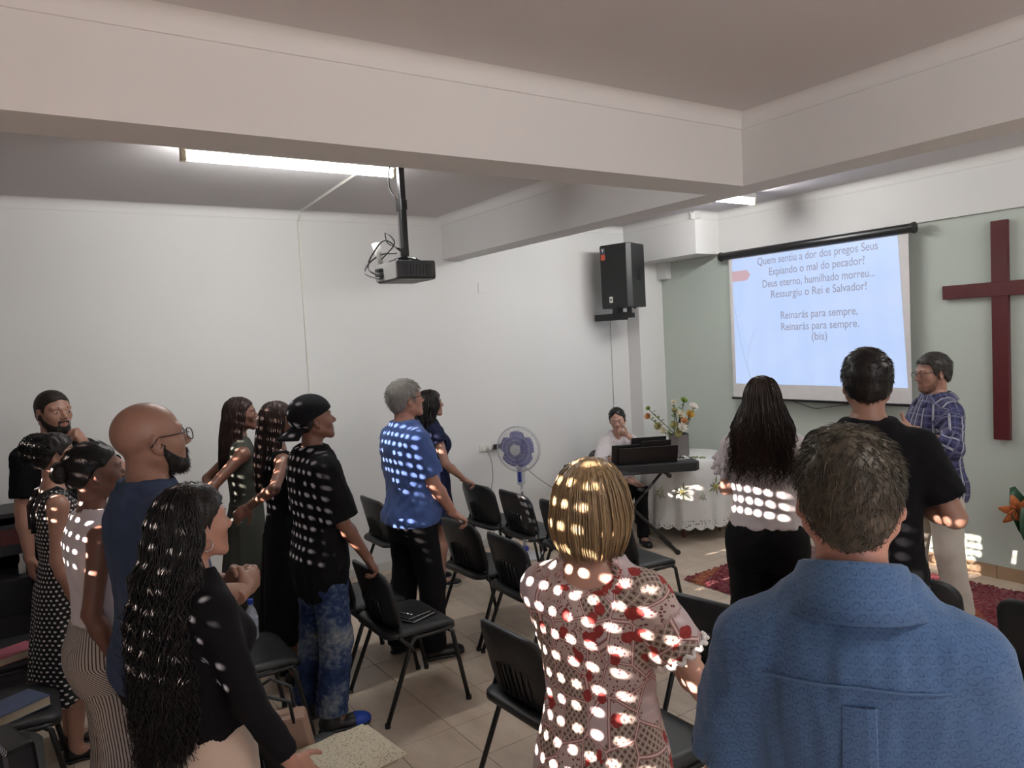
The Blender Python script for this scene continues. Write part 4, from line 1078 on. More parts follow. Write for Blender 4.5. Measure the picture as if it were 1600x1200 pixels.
class Person:
    def __init__(p, name, x, y, yaw, h, label, sex='m', w=1.0, belly=0.0, dz=0.0, lean=0.0, head=(0, 0, 0), skin=None, fine=1.0, face=True, hs=1.0, neckf=0.0, sdrop=0.0):
        p.r = empty('person', (x, y, 0), math.radians(yaw), label, 'person')
        p.x, p.y, p.yaw = x, y, math.radians(yaw); p.h = h; p.s = h/1.75 if dz == 0 else (h-dz)/1.75
        p.sex = sex; p.w = w; p.dz = dz; p.lean = lean; p.skin = skin; p.fine = fine; p.face = face; p.belly = belly
        s = p.s; tab = np.array(TORSO_M if sex == 'm' else TORSO_F, float)
        tab[:, 0] = tab[:, 0]*s + dz; tab[:, 1:] *= s
        ww = np.interp(tab[:, 0], [0.8*s+dz, 1.40*s+dz, 1.5*s+dz], [w, w, 1+(w-1)*0.4]); tab[:, 1:] *= ww[:, None]
        tab[:, 2] += belly*np.exp(-((tab[:, 0]-(1.04*s+dz))/(0.15*s))**2)
        p.tab = tab
        p.cy = lambda z: lean*np.clip(np.asarray(z, float)-(0.95*s+dz), 0, 2)
        sw = (0.166 if sex == 'm' else 0.144)*s*(1+(w-1)*0.75)
        p.S = {+1: V3(sw, p.cy((1.388-sdrop)*s+dz)-0.008, (1.388-sdrop)*s+dz), -1: V3(-sw, p.cy((1.388-sdrop)*s+dz)-0.008, (1.388-sdrop)*s+dz)}
        p.ra = (0.050 if sex == 'm' else 0.042)*s*(1+(w-1)*0.7)
        p.E = {}; p.W = {}; p.hand = {}
        # head frame
        hy, hp, hr = (math.radians(a) for a in head)
        p.HM = rotz(hy) @ rotx(hp) @ roty(hr)
        p.hs = hs*(1.0 if sex == 'm' else 0.955)*(0.5+0.5*s)
        nb = V3(0, p.cy(1.47*s+dz)-0.005, 1.47*s+dz); p.nb = nb
        hc = V3(0, p.cy(1.6*s+dz)+0.015+neckf, p.h-0.118*p.hs); p.HO = hc
        p.legs = {}
    def local(p, wx, wy, wz):
        return rotz(-p.yaw) @ V3(wx-p.x, wy-p.y, wz)
    def arm(p, side, wrist=None, world=None, up=None, fore=None, hint=(0.3, -0.6, -0.5), pose='relaxed', hd=None, pn=None):
        s = p.s; L1, L2 = 0.285*s, 0.255*s; S = p.S[side]
        if world is not None: wrist = p.local(*world)
        if wrist is not None:
            W = np.array(wrist, float); d = W-S; D = np.linalg.norm(d)
            if D > (L1+L2)*0.985: d *= (L1+L2)*0.985/D; W = S+d; D = np.linalg.norm(d)
            D = max(D, 0.12); a = (L1*L1 - L2*L2 + D*D)/(2*D); hgt = math.sqrt(max(L1*L1-a*a, 1e-6))
            u = d/np.linalg.norm(d); hv = np.array(hint, float)*V3(side, 1, 1); hv = hv-u*hv.dot(u); hv = nz(hv)
            E = S+u*a+hv*hgt
        else:
            E = S + nz(np.array(up, float)*V3(side, 1, 1))*L1; W = E + nz(np.array(fore, float)*V3(side, 1, 1))*L2
        p.E[side] = E; p.W[side] = W
        p.hand[side] = (pose, nz(hd) if hd is not None else nz(W-E), nz(pn) if pn is not None else V3(-side, 0.2, 0))
        return p
    def stand(p, st=0.10, fwd=(0, 0), toe=8):
        s = p.s
        for sd, f in ((1, fwd[0]), (-1, fwd[1])):
            p.legs[sd] = (V3(sd*0.088*s*p.w, 0.0, 0.90*s), V3(sd*(st*0.95+0.01), f*0.6+0.025, 0.49*s), V3(sd*st, f-0.02, 0.085*s), sd*-toe)
        return p
    def sit(p, seat=0.47, out=0.46):
        s = p.s
        for sd in (1, -1):
            p.legs[sd] = (V3(sd*0.09*s, 0.0, seat+0.07), V3(sd*0.12, 0.42*s, seat+0.06), V3(sd*0.12, out, 0.085), sd*-6)
        return p
    # ---------------- skin
    def head_mesh(p):
        h = (0.0041 if p.face else 0.0055)/p.fine
        F = Fld((-0.105, -0.135, -0.20), (0.105, 0.15, 0.14), h); g = 1.0 if p.sex == 'm' else 0.0
        F.add(ell((0, -0.012, 0.030), (0.0755, 0.099, 0.087)), 0)
        F.add(ell((0, 0.022, -0.028), (0.0645, 0.070, 0.082)), 0.03)
        for sd in (1, -1):
            F.add(cap((sd*0.056, -0.008, -0.052), (sd*(0.020+0.004*g), 0.070, -0.098), 0.019+0.003*g, 0.017), 0.025)
            F.add(ell((sd*0.040, 0.056, -0.022), (0.026, 0.026, 0.028)), 0.02)
            F.add(cap((sd*0.046, 0.070, 0.024), (sd*0.012, 0.084, 0.020), 0.009+0.003*g, 0.011), 0.014)
        F.add(ell((0, 0.074, -0.098), (0.022, 0.018, 0.017+0.003*g)), 0.02)
        F.add(ell((0, 0.070, -0.060), (0.034, 0.024, 0.032)), 0.02)
        for sd in (1, -1): F.sub(ell((sd*0.032, 0.101, 0.002), (0.018, 0.017, 0.0125)), 0.012)
        for sd in (1, -1): F.add(ell((sd*0.032, 0.0765, 0.001), (0.0165, 0.0135, 0.0125)), 0.004)
        F.add(cap((0, 0.084, 0.012), (0, 0.1085, -0.026), 0.0075, 0.0115+0.0015*g), 0.010)
        for sd in (1, -1): F.add(ell((sd*0.0125, 0.0985, -0.031), (0.0085, 0.011, 0.0075)), 0.006)
        F.sub(ell((0, 0.104, -0.0445), (0.008, 0.010, 0.004)), 0.006)
        F.add(cap((-0.019, 0.084, -0.0585), (0, 0.0935, -0.0565), 0.0048, 0.0058), 0.004); F.add(cap((0.019, 0.084, -0.0585), (0, 0.0935, -0.0565), 0.0048, 0.0058), 0.004)
        F.add(cap((-0.017, 0.083, -0.0685), (0, 0.0925, -0.0705), 0.005, 0.0068), 0.004); F.add(cap((0.017, 0.083, -0.0685), (0, 0.0925, -0.0705), 0.005, 0.0068), 0.004)
        F.sub(cap((-0.022, 0.0945, -0.0635), (0.022, 0.0945, -0.0635), 0.0016), 0.003); F.sub(cap((0, 0.1005, -0.0633), (0.012, 0.0985, -0.0635), 0.0018), 0.002)
        for sd in (1, -1):
            M = rotz(sd*-0.45) @ rotx(0.15)
            F.add(ell((sd*0.0785, -0.012, -0.008), (0.0085, 0.019, 0.032), M), 0.006)
            F.add(ell((sd*0.0805, -0.004, -0.034), (0.007, 0.009, 0.011), M), 0.004)
            F.sub(ell((sd*0.087, -0.006, -0.006), (0.006, 0.0095, 0.017), M), 0.004)
        # neck in head space
        nb = p.HM.T @ (p.nb - p.HO)/p.hs
        rn = (0.056 if p.sex == 'm' else 0.046)*(1+(p.w-1)*0.5)
        F.add(cap((0, -0.022, -0.06), nb, rn, rn*1.08), 0.022)
        v, f = F.mesh()
        lip = np.exp(-((v[:, 0]/0.021)**4) - (((v[:, 2]+0.0635)/0.0105)**4))*(v[:, 1] > 0.078)
        p.headF = F
        tint = np.stack([lip, np.zeros(len(v)), np.zeros(len(v))], 1)
        return p.HO + (v*p.hs) @ p.HM.T, f, tint
    def hand_mesh(p, sd):
        pose, d, n = p.hand[sd]; W = p.W[sd]; n = nz(n-d*n.dot(d)); side = np.cross(d, n)*sd   # thumb side
        k = p.s*(1.0 if p.sex == 'm' else 0.92); h = 0.0050/min(p.fine, 1.2)
        # local axes: x thumb side, y palm normal, z along the hand
        F = Fld((-0.085, -0.06, -0.05), (0.105, 0.115, 0.215), h)
        F.add(cap((0, 0, -0.045), (0, 0, 0.012), 0.026, 0.026), 0.01)
        F.add(ell((0, 0, 0.055), (0.042, 0.0165, 0.052)), 0.018); F.add(ell((0.024, 0.010, 0.035), (0.018, 0.015, 0.032)), 0.014)
        curl = {'relaxed': (0.35, 0.45, 0.35), 'fist': (1.45, 1.6, 1.0), 'flat': (0.05, 0.08, 0.06), 'grip': (0.85, 0.9, 0.5), 'chin': (1.1, 1.2, 0.6), 'thumb': (1.2, 1.5, 0.9)}[pose]
        for i, (bx, L) in enumerate(((0.029, 0.072), (0.010, 0.080), (-0.010, 0.074), (-0.029, 0.058))):
            q = V3(bx, 0.0, 0.096 - 0.006*abs(i-1)); a = 0.04*i; sp = (1.5-i)*0.05
            seg = (0.46, 0.30, 0.24); r = (0.0098, 0.0088, 0.0078, 0.0066)
            for j in range(3):
                a += curl[j]*(1+0.06*i); dv = V3(math.sin(sp)*math.cos(a), math.sin(a), math.cos(a)*math.cos(sp)); q2 = q+dv*L*seg[j]
                F.add(cap(q, q2, r[j], r[j+1]), 0.0035 if j else 0.008); q = q2
        q = V3(0.030, 0.006, 0.022)
        th = {'thumb': [(0.75, 0.15, 0.6), (0.9, 0.0, 0.45), (1.0, -0.1, 0.2)], 'fist': [(0.5, 0.6, 0.6), (-0.1, 0.8, 0.6), (-0.6, 0.6, 0.4)]}.get(pose, [(0.72, 0.35, 0.65), (0.45, 0.35, 0.85), (0.25, 0.30, 0.95)])
        for j, dv in enumerate(th):
            q2 = q + nz(dv)*(0.036, 0.034, 0.026)[j]; F.add(cap(q, q2, (0.0145, 0.0112, 0.0095)[j], (0.0112, 0.0095, 0.0078)[j]), 0.008 if j == 0 else 0.003); q = q2
        v, f = F.mesh()
        if sd*1.0 < 0: pass
        B = np.stack([side, n, d], 1)
        v2 = W + (v*k) @ B.T
        if np.linalg.det(B) < 0: f = f[:, ::-1]
        return v2, f
    def body(p):
        s = p.s; h = 0.0135
        pts = [p.S[a]+V3(0, 0, 0.1) for a in (1, -1)] + list(p.E.values()) + list(p.W.values()) + [q for l in p.legs.values() for q in l[:3]] + [p.nb, V3(0, 0, 0.05), V3(0.2, 0.2, 1.0*s+p.dz), V3(-0.2, -0.2, 1.0*s+p.dz)]
        pts = np.array(pts); F = Fld(pts.min(0)-0.12, pts.max(0)+0.12, h)
        F.add(loft(p.tab, -0.012, cyf=p.cy), 0)
        rn = (0.056 if p.sex == 'm' else 0.046)*(1+(p.w-1)*0.5)*p.hs
        F.add(cap(p.nb+V3(0, 0, -0.03), p.nb*0.55+(p.HO+p.HM@V3(0, -0.022, -0.06)*p.hs)*0.45, rn*1.03, rn), 0.03)
        for sd in (1, -1):
            F.add(cap(p.nb+V3(sd*0.028, -0.010, -0.012), p.S[sd]+V3(-sd*0.02, 0, 0.004), 0.038*s, 0.036*s), 0.04)
            if sd in p.E:
                S, E, W = p.S[sd], p.E[sd], p.W[sd]; r = p.ra
                F.add(ell(S, (r*1.0, r*1.02, r*1.06)), 0.03); F.add(cap(S, E, r*1.02, r*0.80), 0.03); 
                m = E*0.72+W*0.28; F.add(cap(E, m, r*0.80, r*0.82), 0.015); F.add(cap(m, W, r*0.82, 0.026*s*(1.0 if p.sex == 'm' else 0.9)), 0.02)
            if sd in p.legs:
                H, K, A, toe = p.legs[sd]; q = 1.0 if p.sex == 'm' else 1.02
                F.add(cap(H, K, 0.080*s*q*p.w, 0.054*s), 0.03); cf = K*0.68+A*0.32
                F.add(cap(K, cf+V3(0, -0.012, 0), 0.052*s, 0.054*s), 0.03); F.add(cap(cf+V3(0, -0.012, 0), A, 0.054*s, 0.036*s), 0.03)
                dt = rotz(math.radians(toe)) @ V3(0, 1, 0); F.add(cap(A+V3(0, 0, -0.035*s), A+dt*0.15*s+V3(0, 0, -0.052*s), 0.034*s, 0.024*s), 0.02)
        if p.sex == 'f':
            for sd in (1, -1): F.add(ell((sd*0.066*s, p.cy(1.27*s+p.dz)+0.085*s*p.w, 1.27*s+p.dz), (0.055*s*p.w, 0.05*s*p.w, 0.056*s*p.w)), 0.03)
        parts = [F.mesh()]; hv, hf, tint = p.head_mesh(); parts.append((hv, hf))
        for sd in p.W: parts.append(p.hand_mesh(sd))
        v, f = join(parts)
        tt = np.zeros((len(v), 3)); n0 = len(parts[0][0]); tt[n0:n0+len(hv)] = tint
        p.bodyobj = mk('body', v, f, p.skin, p.r, {'tint': tt})
        if p.face: p.eyes()
        return p
    def hp(p, q): return p.HO + p.HM @ (np.array(q, float)*p.hs)
    def sphere(p, c, r, n=12, m=8):
        mb = MB(); vs = []; fs = []
        for i in range(m+1):
            for j in range(n): a = math.pi*i/m; b = 2*math.pi*j/n; vs.append((r*math.sin(a)*math.cos(b), r*math.sin(a)*math.sin(b), r*math.cos(a)))
        for i in range(m):
            for j in range(n): fs.append((i*n+j, (i+1)*n+j, (i+1)*n+(j+1) % n, i*n+(j+1) % n))
        return mb.add([np.array(c)+np.array(v) for v in vs], fs)
    def eyes(p):
        for sd in (1, -1):
            c = p.hp((sd*0.032, 0.0805, 0.001)); f = p.HM @ nz((sd*0.12, 1, 0)); u = p.HM @ V3(0, 0, 1); r = np.cross(f, u)
            vs = []; fs = []   # almond shaped opening lying on the lid
            n = 14; e = MB(); ring = []
            for t, rr in ((0.0, 0), (0.55, 1), (1.0, 1)):
                for j in range(n):
                    a = 2*math.pi*j/n; x = 0.0125*math.cos(a)*t; z = 0.0052*math.sin(a)*t*(1-0.35*abs(math.cos(a))**2)
                    y = 0.0105 - 0.5*(x*x)/0.013 - 0.5*z*z/0.012
                    vs.append(c + (r*x + u*z + f*y)*p.hs)
            for l in range(2):
                for j in range(n): fs.append((l*n+j, l*n+(j+1) % n, (l+1)*n+(j+1) % n, (l+1)*n+j))
            ey = e.add(vs, fs).build('eye', plain('eye_white', srgb(205, 196, 190), 0.25), p.r, smooth=True)
            ir = MB(); vs = [c + (r*0.0047*math.cos(2*math.pi*j/12) + u*0.0047*math.sin(2*math.pi*j/12) + f*0.0107)*p.hs for j in range(12)]
            ir.add(vs, [tuple(range(12))]).build('iris', plain('dark_iris', srgb(34, 22, 16), 0.15), ey)
            br = MB(); bp = [(0.012, 0.0915, 0.0205), (0.024, 0.0895, 0.0262), (0.036, 0.0815, 0.0272), (0.047, 0.069, 0.0225)]
            br.tube([p.hp((sd*a, b, cc)) for a, b, cc in bp], [0.0028*p.hs, 0.0042*p.hs, 0.0038*p.hs, 0.0016*p.hs], 6)
            br.build('eyebrow', plain('brow_hair', srgb(28, 20, 17), 0.7), p.r, smooth=True)
    # ---------------- hair and beard
    def hairline(p, pts, thick, m, seed=1, noise=0.003, name='hair', th_back=None, n_str=0, s_len=0.018, s_rad=0.0011, lift=0.5, ear=True, topbias=0.0, dirv=None, jit=0.45, peak=0.0):
        """short hair: scalp offset kept above a line z = f(y) in head space"""
        ys, zs = zip(*pts)
        F = Fld((-0.12, -0.15, -0.16), (0.12, 0.13, 0.165), 0.0050/min(1.15, p.fine))
        t = thick
        F.add(ell((0, -0.012, 0.030), (0.0755+t, 0.099+t, 0.087+t*(1+topbias))), 0); F.add(ell((0, -0.02, -0.03), (0.062+t, 0.075+t*0.7, 0.075)), 0.03)
        F.warp(waves(seed, noise, 7, (0.018, 0.05), 1.0))
        if topbias: pass
        F.cut(lambda X, Y, Z: (np.interp(Y, ys, zs) - Z + 0.004*np.sin(90*X+20*Y) + peak*np.maximum(0, 1-np.abs(X)/0.05)*(Y > 0.03)).astype(F32), 0.006)
        v, f = F.mesh(); vw = p.HO + (v*p.hs) @ p.HM.T
        o = mk(name, vw, f, m, p.r)
        if n_str:
            r = np.random.RandomState(seed); sel = r.choice(len(v), n_str); q = v[sel]
            c = V3(0, -0.012, 0.0); nrm = q-c; nrm /= np.linalg.norm(nrm, axis=1, keepdims=True)
            flow = np.array(dirv if dirv is not None else (0, -0.4, -0.8), float)[None] + r.randn(n_str, 3)*jit
            flow -= nrm*(flow*nrm).sum(1, keepdims=True); flow /= np.linalg.norm(flow, axis=1, keepdims=True)+1e-6
            L = s_len*(0.6+0.8*r.rand(n_str)); K = 4; P = []
            for k in range(K):
                tt = k/(K-1); P.append(q - nrm*0.003 + (flow*tt + nrm*(lift*tt*(1-0.55*tt)))*L[:, None])
            P = np.stack(P, 1); R = s_rad*np.array([1, 0.9, 0.7, 0.25])[None]*np.ones((n_str, 1))
            sv, sf = strands(P, R); mk('hair_strands', p.HO + (sv*p.hs) @ p.HM.T, sf, m, o)
        return o
    def beard(p, m, t=0.004, seed=3, top=-0.035, moust=True, n_str=500, s_len=0.008, full=True):
        F = Fld((-0.09, -0.06, -0.145), (0.09, 0.13, 0.02), 0.0036)
        H = p.headF
        g = np.stack(np.meshgrid(*[a.astype(float) for a in F.ax], indexing='ij'), -1).reshape(-1, 3)
        F.d = (H.sample(g).reshape(tuple(F.n)) - t).astype(F32)
        F.warp(waves(seed, 0.0018, 7, (0.008, 0.02), 1.0))
        def keep(X, Y, Z):
            cheek = np.interp(Y, [-0.02, 0.0, 0.02, 0.05, 0.075, 0.1], [0.0, -0.004, -0.034, -0.060, -0.074, -0.078]) + 0*X
            line = np.where(np.abs(X) < 0.030, np.where(Y > 0.06, -0.046, cheek), cheek)
            a = Z - line
            neck = -(Z + np.interp(Y, [-0.03, 0.02, 0.06], [0.075, 0.115, 0.14]))
            back = -(Y - np.interp(Z, [-0.09, -0.03, 0.0], [0.018, 0.0, 0.0]))
            mouth = np.sqrt((X/0.0235)**2 + ((Z+0.065)/0.0120)**2 + 0*Y) - 1
            mo = -mouth*0.012
            mo = np.where(Y > 0.06, mo, -1.0)
            return np.maximum(np.maximum(np.maximum(a, neck), back), mo)
        F.cut(keep, 0.004); v, f = F.mesh(); o = mk('beard', p.HO + (v*p.hs) @ p.HM.T, f, m, p.r)
        if n_str and len(v):
            r = np.random.RandomState(seed); sel = r.choice(len(v), n_str); q = v[sel]; nrm = q-V3(0, 0.02, -0.03); nrm /= np.linalg.norm(nrm, axis=1, keepdims=True)
            fl = nrm*0.6 + V3(0, 0.1, -0.9)[None] + r.randn(n_str, 3)*0.3; fl /= np.linalg.norm(fl, axis=1, keepdims=True)
            P = np.stack([q-nrm*0.002 + fl*s_len*k/2*(0.6+0.8*r.rand(n_str, 1)) for k in range(3)], 1); R = 0.0008*np.array([1, 0.8, 0.3])[None]*np.ones((n_str, 1))
            sv, sf = strands(P, R); mk('beard_strands', p.HO + (sv*p.hs) @ p.HM.T, sf, m, o)
        return o
    def long_hair(p, m, length=0.45, seed=5, n=900, rad=0.0022, wav=(0.0, 10.0), spread=1.0, azr=118, part=0.0, vol=0.012, endtaper=0.6, drop_y=0.0, curl_in=0.0, rnd_len=0.25, back_push=0.0, cap_line=None, start=0.0, K=18, volw=1.0, clump=0):
        """strands that follow the skull and then hang down behind the shoulders"""
        r = np.random.RandomState(seed)
        # underlying volume
        hs = p.hs; top = p.HO; F = Fld(top+V3(-0.21, -0.26, -0.16-length), top+V3(0.21, 0.17, 0.17), 0.0088)
        F.add(ell(p.hp((0, -0.014, 0.030)), np.array((0.0755+vol*0.7, 0.099+vol*0.7, 0.087+vol*0.7))*hs, p.HM), 0)
        a = p.hp((0, -0.045, 0.0)); bz = a[2]-length*0.80
        M = max(2, int(length/0.08))
        for i in range(M):
            t0, t1 = i/M, (i+1)/M
            def at(t): return V3(a[0], a[1]-0.015*t - back_push*math.sin(min(1, t*1.4)*math.pi/2), a[2]-length*0.80*t)
            wd0 = (0.070 + 0.030*spread*math.sin(min(1, t0*1.3)*math.pi/2))*(1-endtaper*max(0, t0-0.55)); dp = 0.050*(1-0.5*t0)*volw
            c = (at(t0)+at(t1))/2; F.add(ell(c, (wd0*hs*0.93, dp*hs, length*0.80/M*0.85+0.02)), 0.03)
        if cap_line is None: cap_line = [(-0.14, -0.5), (-0.02, -0.5), (0.005, -0.03), (0.03, 0.02), (0.065, 0.05), (0.10, 0.075)]
        ys, zs = zip(*cap_line); HMi = p.HM.T
        def kp(X, Y, Z):
            x, y, z = X-top[0], Y-top[1], Z-top[2]
            hy = (HMi[1][0]*x + HMi[1][1]*y + HMi[1][2]*z)/hs; hz = (HMi[2][0]*x + HMi[2][1]*y + HMi[2][2]*z)/hs
            return (np.interp(hy, ys, zs) - hz)
        F.cut(kp, 0.008); gs = F.ax
        th = lambda X, Y, Z: 0.0035*np.sin(np.arctan2(X-top[0], -(Y-top[1]))*34 + Z*(6 if wav[0] == 0 else 30)) + 0*Z
        F.warp(lambda X, Y, Z: th(X, Y, Z).astype(F32)); v, f = F.mesh(); o = mk('hair', v, f, m, p.r)
        # strands
        az = np.radians(r.uniform(-azr, azr, n)); el0 = r.uniform(0.05, 1.0, n); Ls = length*(1-rnd_len*r.rand(n))
        P = np.zeros((n, K, 3)); ph = r.uniform(0, 6.28, n)
        if clump: ph = (r.randint(0, clump, n))*6.28/clump*3.7
        fr = wav[1]*(0.85+0.3*r.rand(n)); am = wav[0]*(0.7+0.6*r.rand(n)); lay = 1 + 0.10*r.rand(n)
        ks = max(4, K//3)
        for k in range(K):
            if k < ks:
                t = k/(ks-1); ang = (el0*(1-t)*0.9 + 0.0*t)*math.pi/2     # from near the crown down to the equator
                ca, sa = np.cos(ang), np.sin(ang)
                vt = vol*(0.45+0.55*t); lt_ = 1+(lay-1)*t; q = np.stack([(0.0755+vt)*np.sin(az)*ca*lt_, -0.012-(0.099+vt)*np.cos(az)*ca*lt_, 0.030+(0.087+vt)*sa], 1)
                q[:, 2] -= 0.045*t*t
                P[:, k] = p.HO + (q*hs) @ p.HM.T
            else:
                t = (k-ks+1)/(K-ks); e0 = P[:, ks-1]
                x = e0[:, 0]-top[0]; y = e0[:, 1]-top[1]
                f_ = 1-(1-t)**2
                tx = x*(1.0+0.25*spread) + 0.02*spread*(r.rand(n)-0.5)*t ; ty = np.minimum(y, -0.02) * 0.9 - 0.055*np.cos(az)*0.4 - back_push*1.0
                nx_ = x+(tx-x)*f_ - x*curl_in*t*t; ny_ = y+(ty-y)*f_*0.9 + drop_y*t - y*curl_in*t*t*0.8
                P[:, k, 0] = top[0]+nx_; P[:, k, 1] = top[1]+ny_; P[:, k, 2] = e0[:, 2] - Ls*t
            tt = k/(K-1); zl = P[:, k, 2]
            P[:, k, 0] += am*tt**0.7*np.sin(fr*zl*6.28+ph); P[:, k, 1] += am*tt**0.7*np.cos(fr*zl*6.28+ph*1.3)
        P += r.randn(n, 1, 3)*0.003
        R = rad*np.interp(np.linspace(0, 1, K), [0, 0.1, 0.7, 1], [0.6, 1, 0.9, 0.2])[None]*(0.7+0.6*r.rand(n, 1))
        sv, sf = strands(P, R); mk('hair_strands', sv, sf, m, o)
        return o
    def glasses(p, m, lens=True, round_=False):
        gl = None; w = 0.05; h_ = 0.034
        mb = MB()
        for sd in (1, -1):
            ol = rrect(0.048, 0.034, 0.012, 3, sd*0.034, 0.0)
            mb2 = [p.hp((a, 0.108-0.10*(abs(a)-0.02)**1.0*0.25, b-0.003)) for a, b in ol]
            mb.tube(mb2, 0.0018*p.hs, 5, closed=True)
            mb.tube([p.hp((sd*0.058, 0.097, 0.005)), p.hp((sd*0.076, 0.085, 0.010)), p.hp((sd*0.083, 0.03, 0.010)), p.hp((sd*0.083, -0.005, 0.012)), p.hp((sd*0.083, -0.03, -0.015))], 0.0021*p.hs, 5)
        mb.tube([p.hp((-0.011, 0.108, 0.004)), p.hp((0, 0.112, 0.006)), p.hp((0.011, 0.108, 0.004))], 0.0018*p.hs, 5)
        return mb.build('glasses', m, p.r, smooth=True)
    # ---------------- clothes
    def arm_uv(p, v, uv, sl):
        for sd in (1, -1):
            if sd not in p.E: continue
            for A, B in ((p.S[sd], p.E[sd]), (p.E[sd], p.W[sd])):
                d = B-A; L = np.linalg.norm(d); u = d/L; q = v-A; t = q @ u; rad = q - t[:, None]*u; dist = np.linalg.norm(rad, axis=1)
                m_ = (t > 0.06 if A is p.S[sd] else t > 0) & (t < L+0.05) & (dist < p.ra*1.9) & (np.abs(v[:, 0]) > abs(p.S[sd][0])*0.80)
                a1 = nz(np.cross(u, V3(0.1, 1, 0.2))); a2 = np.cross(u, a1)
                ang = np.arctan2(rad @ a1, rad @ a2)
                uv[m_, 0] = ang[m_]*p.ra*1.3; uv[m_, 1] = -t[m_] + (0.0 if A is p.S[sd] else -0.29); uv[m_, 2] = 1.0
        return uv
    def top(p, m, name='shirt', hem=0.86, ease=0.018, sleeve=0.62, sease=0.018, neck=0.012, vneck=0.0, wr=0.005, seed=1, flare=0.0, h=0.0112, strap=False, low=0.0, back=0.0, bust=None, sflare=0.0, puff=0.0, wl=(0.07, 0.2)):
        s, dz = p.s, p.dz; zhem = hem*s+dz; zs = p.S[1][2]
        pts = np.array([p.S[1], p.S[-1]] + list(p.E.values()) + (list(p.W.values()) if sleeve > 1 else []))
        lo = np.minimum(pts.min(0)-0.12, V3(-0.30, -0.26, zhem-0.03)); hi = np.maximum(pts.max(0)+0.10, V3(0.30, 0.30, p.nb[2]+0.06))
        if sleeve <= 1: lo[2] = min(zhem-0.03, min(p.E[a][2] for a in p.E)-0.03 if p.E else 9)
        F = Fld(lo, hi, h/max(1.0, p.fine*0.9))
        sl_ = []
        gr = (lambda z: flare*np.clip((1.05*s+dz-z)/(0.2*s), 0, 1)*0.04) if flare else None
        F.add(loft(p.tab, ease, zlo=zhem, zhi=p.nb[2]+0.03, cyf=p.cy, grow=gr), 0)
        if p.sex == 'f':
            for sd in (1, -1): F.add(ell((sd*0.066*s, p.cy(1.27*s+dz)+0.083*s*p.w, 1.27*s+dz), np.array((0.058, 0.052, 0.058))*s*p.w + ease*0.7), 0.04)
        for sd in (1, -1):
            F.add(cap(p.nb+V3(sd*0.030, -0.010, -0.008), p.S[sd]+V3(-sd*0.02, 0, 0.002), 0.040*s+ease*0.5, 0.040*s+ease*0.6), 0.04)
            if sleeve == 0 and sd in p.E:
                F.add(ell(p.S[sd]+V3(-sd*0.02, 0, 0), np.array((p.ra, p.ra*1.05, p.ra*1.05))+ease*0.4), 0.03)
        for sd in (1, -1):
            if not (sleeve > 0 and sd in p.E): continue
            S, E, W = p.S[sd], p.E[sd], p.W[sd]; r = p.ra
            G = Fld(F.lo, F.lo + (F.n-1)*F.h, F.h); G.n = F.n; G.ax = F.ax; G.d = np.full_like(F.d, 0.5)
            G.add(ell(S, np.array((r*1.0, r*1.02, r*1.06))+sease*0.6+puff), 0)
            e1 = S+(E-S)*min(1.0, sleeve); x_ = nz(E-S)*0.03 if sleeve <= 1 else 0
            G.add(cap(S, e1+x_, r*1.0+sease, r*(1.02-0.22*min(1, sleeve))+sease*1.15+sflare), 0.03)
            if sleeve > 1:
                e2 = E+(W-E)*(sleeve-1); G.add(cap(E, e2+nz(W-E)*0.03, r*0.82+sease, r*0.72+sease*0.8), 0.025)
            if wr: G.warp(waves(seed+sd, wr, 7, wl, 0.7)); G.warp(waves(seed+60, wr*0.6, 5, (0.03, 0.06), 1.0))
            A, B, t = (S, E, sleeve) if sleeve <= 1 else (E, W, sleeve-1)
            u = nz(B-A); c = A+(B-A)*t
            G.cut(lambda X, Y, Z: np.where((X-c[0])**2+(Y-c[1])**2+(Z-c[2])**2 < (0.16+sflare)**2, (X-c[0])*u[0] + (Y-c[1])*u[1] + (Z-c[2])*u[2], -1.0), 0.004)
            rr = p.ra*(0.82 if sleeve > 0.5 else 0.95) if sleeve <= 1 else p.ra*0.7
            if sease > 0.015: G.sub(cap(c-u*0.03, c+u*0.05, rr+sease*0.55+sflare*0.7), 0.004)
            sl_.append(G.d)
        if wr: F.warp(waves(seed, wr, 7, wl, 0.7)); F.warp(waves(seed+50, wr*0.75, 6, (0.03, 0.075), 0.28))
        for g_ in sl_: F.d = smin(F.d, g_, 0.035)
        # openings
        dn = nz((p.HO+p.HM@V3(0, -0.02, -0.06)*p.hs)-p.nb); rn = (0.056 if p.sex == 'm' else 0.046)*p.hs*(1+(p.w-1)*0.5)
        F.sub(cap(p.nb+V3(0, 0.004, 0.012+rn*0.6-low), p.nb+dn*0.25, rn+neck, rn+neck+0.01), 0.008)
        if vneck: F.sub(cap(p.nb+V3(0, 0.06, 0.02), p.nb+V3(0, 0.14, -vneck), 0.05, 0.012), 0.012)
        if back: F.sub(ell(p.nb+V3(0, -0.09, 0.0), (0.085, 0.08, back)), 0.01)
        if strap:
            for sd in (1, -1): F.sub(ell(p.S[sd]+V3(sd*0.035, 0, 0.0), (0.055, 0.16, 0.10)), 0.01)
        v, f = F.mesh()
        cy = p.cy(v[:, 2]); ang = np.arctan2(v[:, 0], -(v[:, 1]-cy))
        uv = np.stack([ang*0.165*s*p.w, v[:, 2], np.zeros(len(v))], 1)
        e1_ = v[f[:, 2]]-v[f[:, 0]]; e2_ = v[f[:, 3]]-v[f[:, 1]]; fn_ = np.cross(e1_, e2_); vn = np.zeros_like(v)
        for j_ in range(4): np.add.at(vn, f[:, j_], fn_)
        vn /= np.linalg.norm(vn, axis=1, keepdims=True)+1e-9; up_ = vn[:, 2] > 0.55
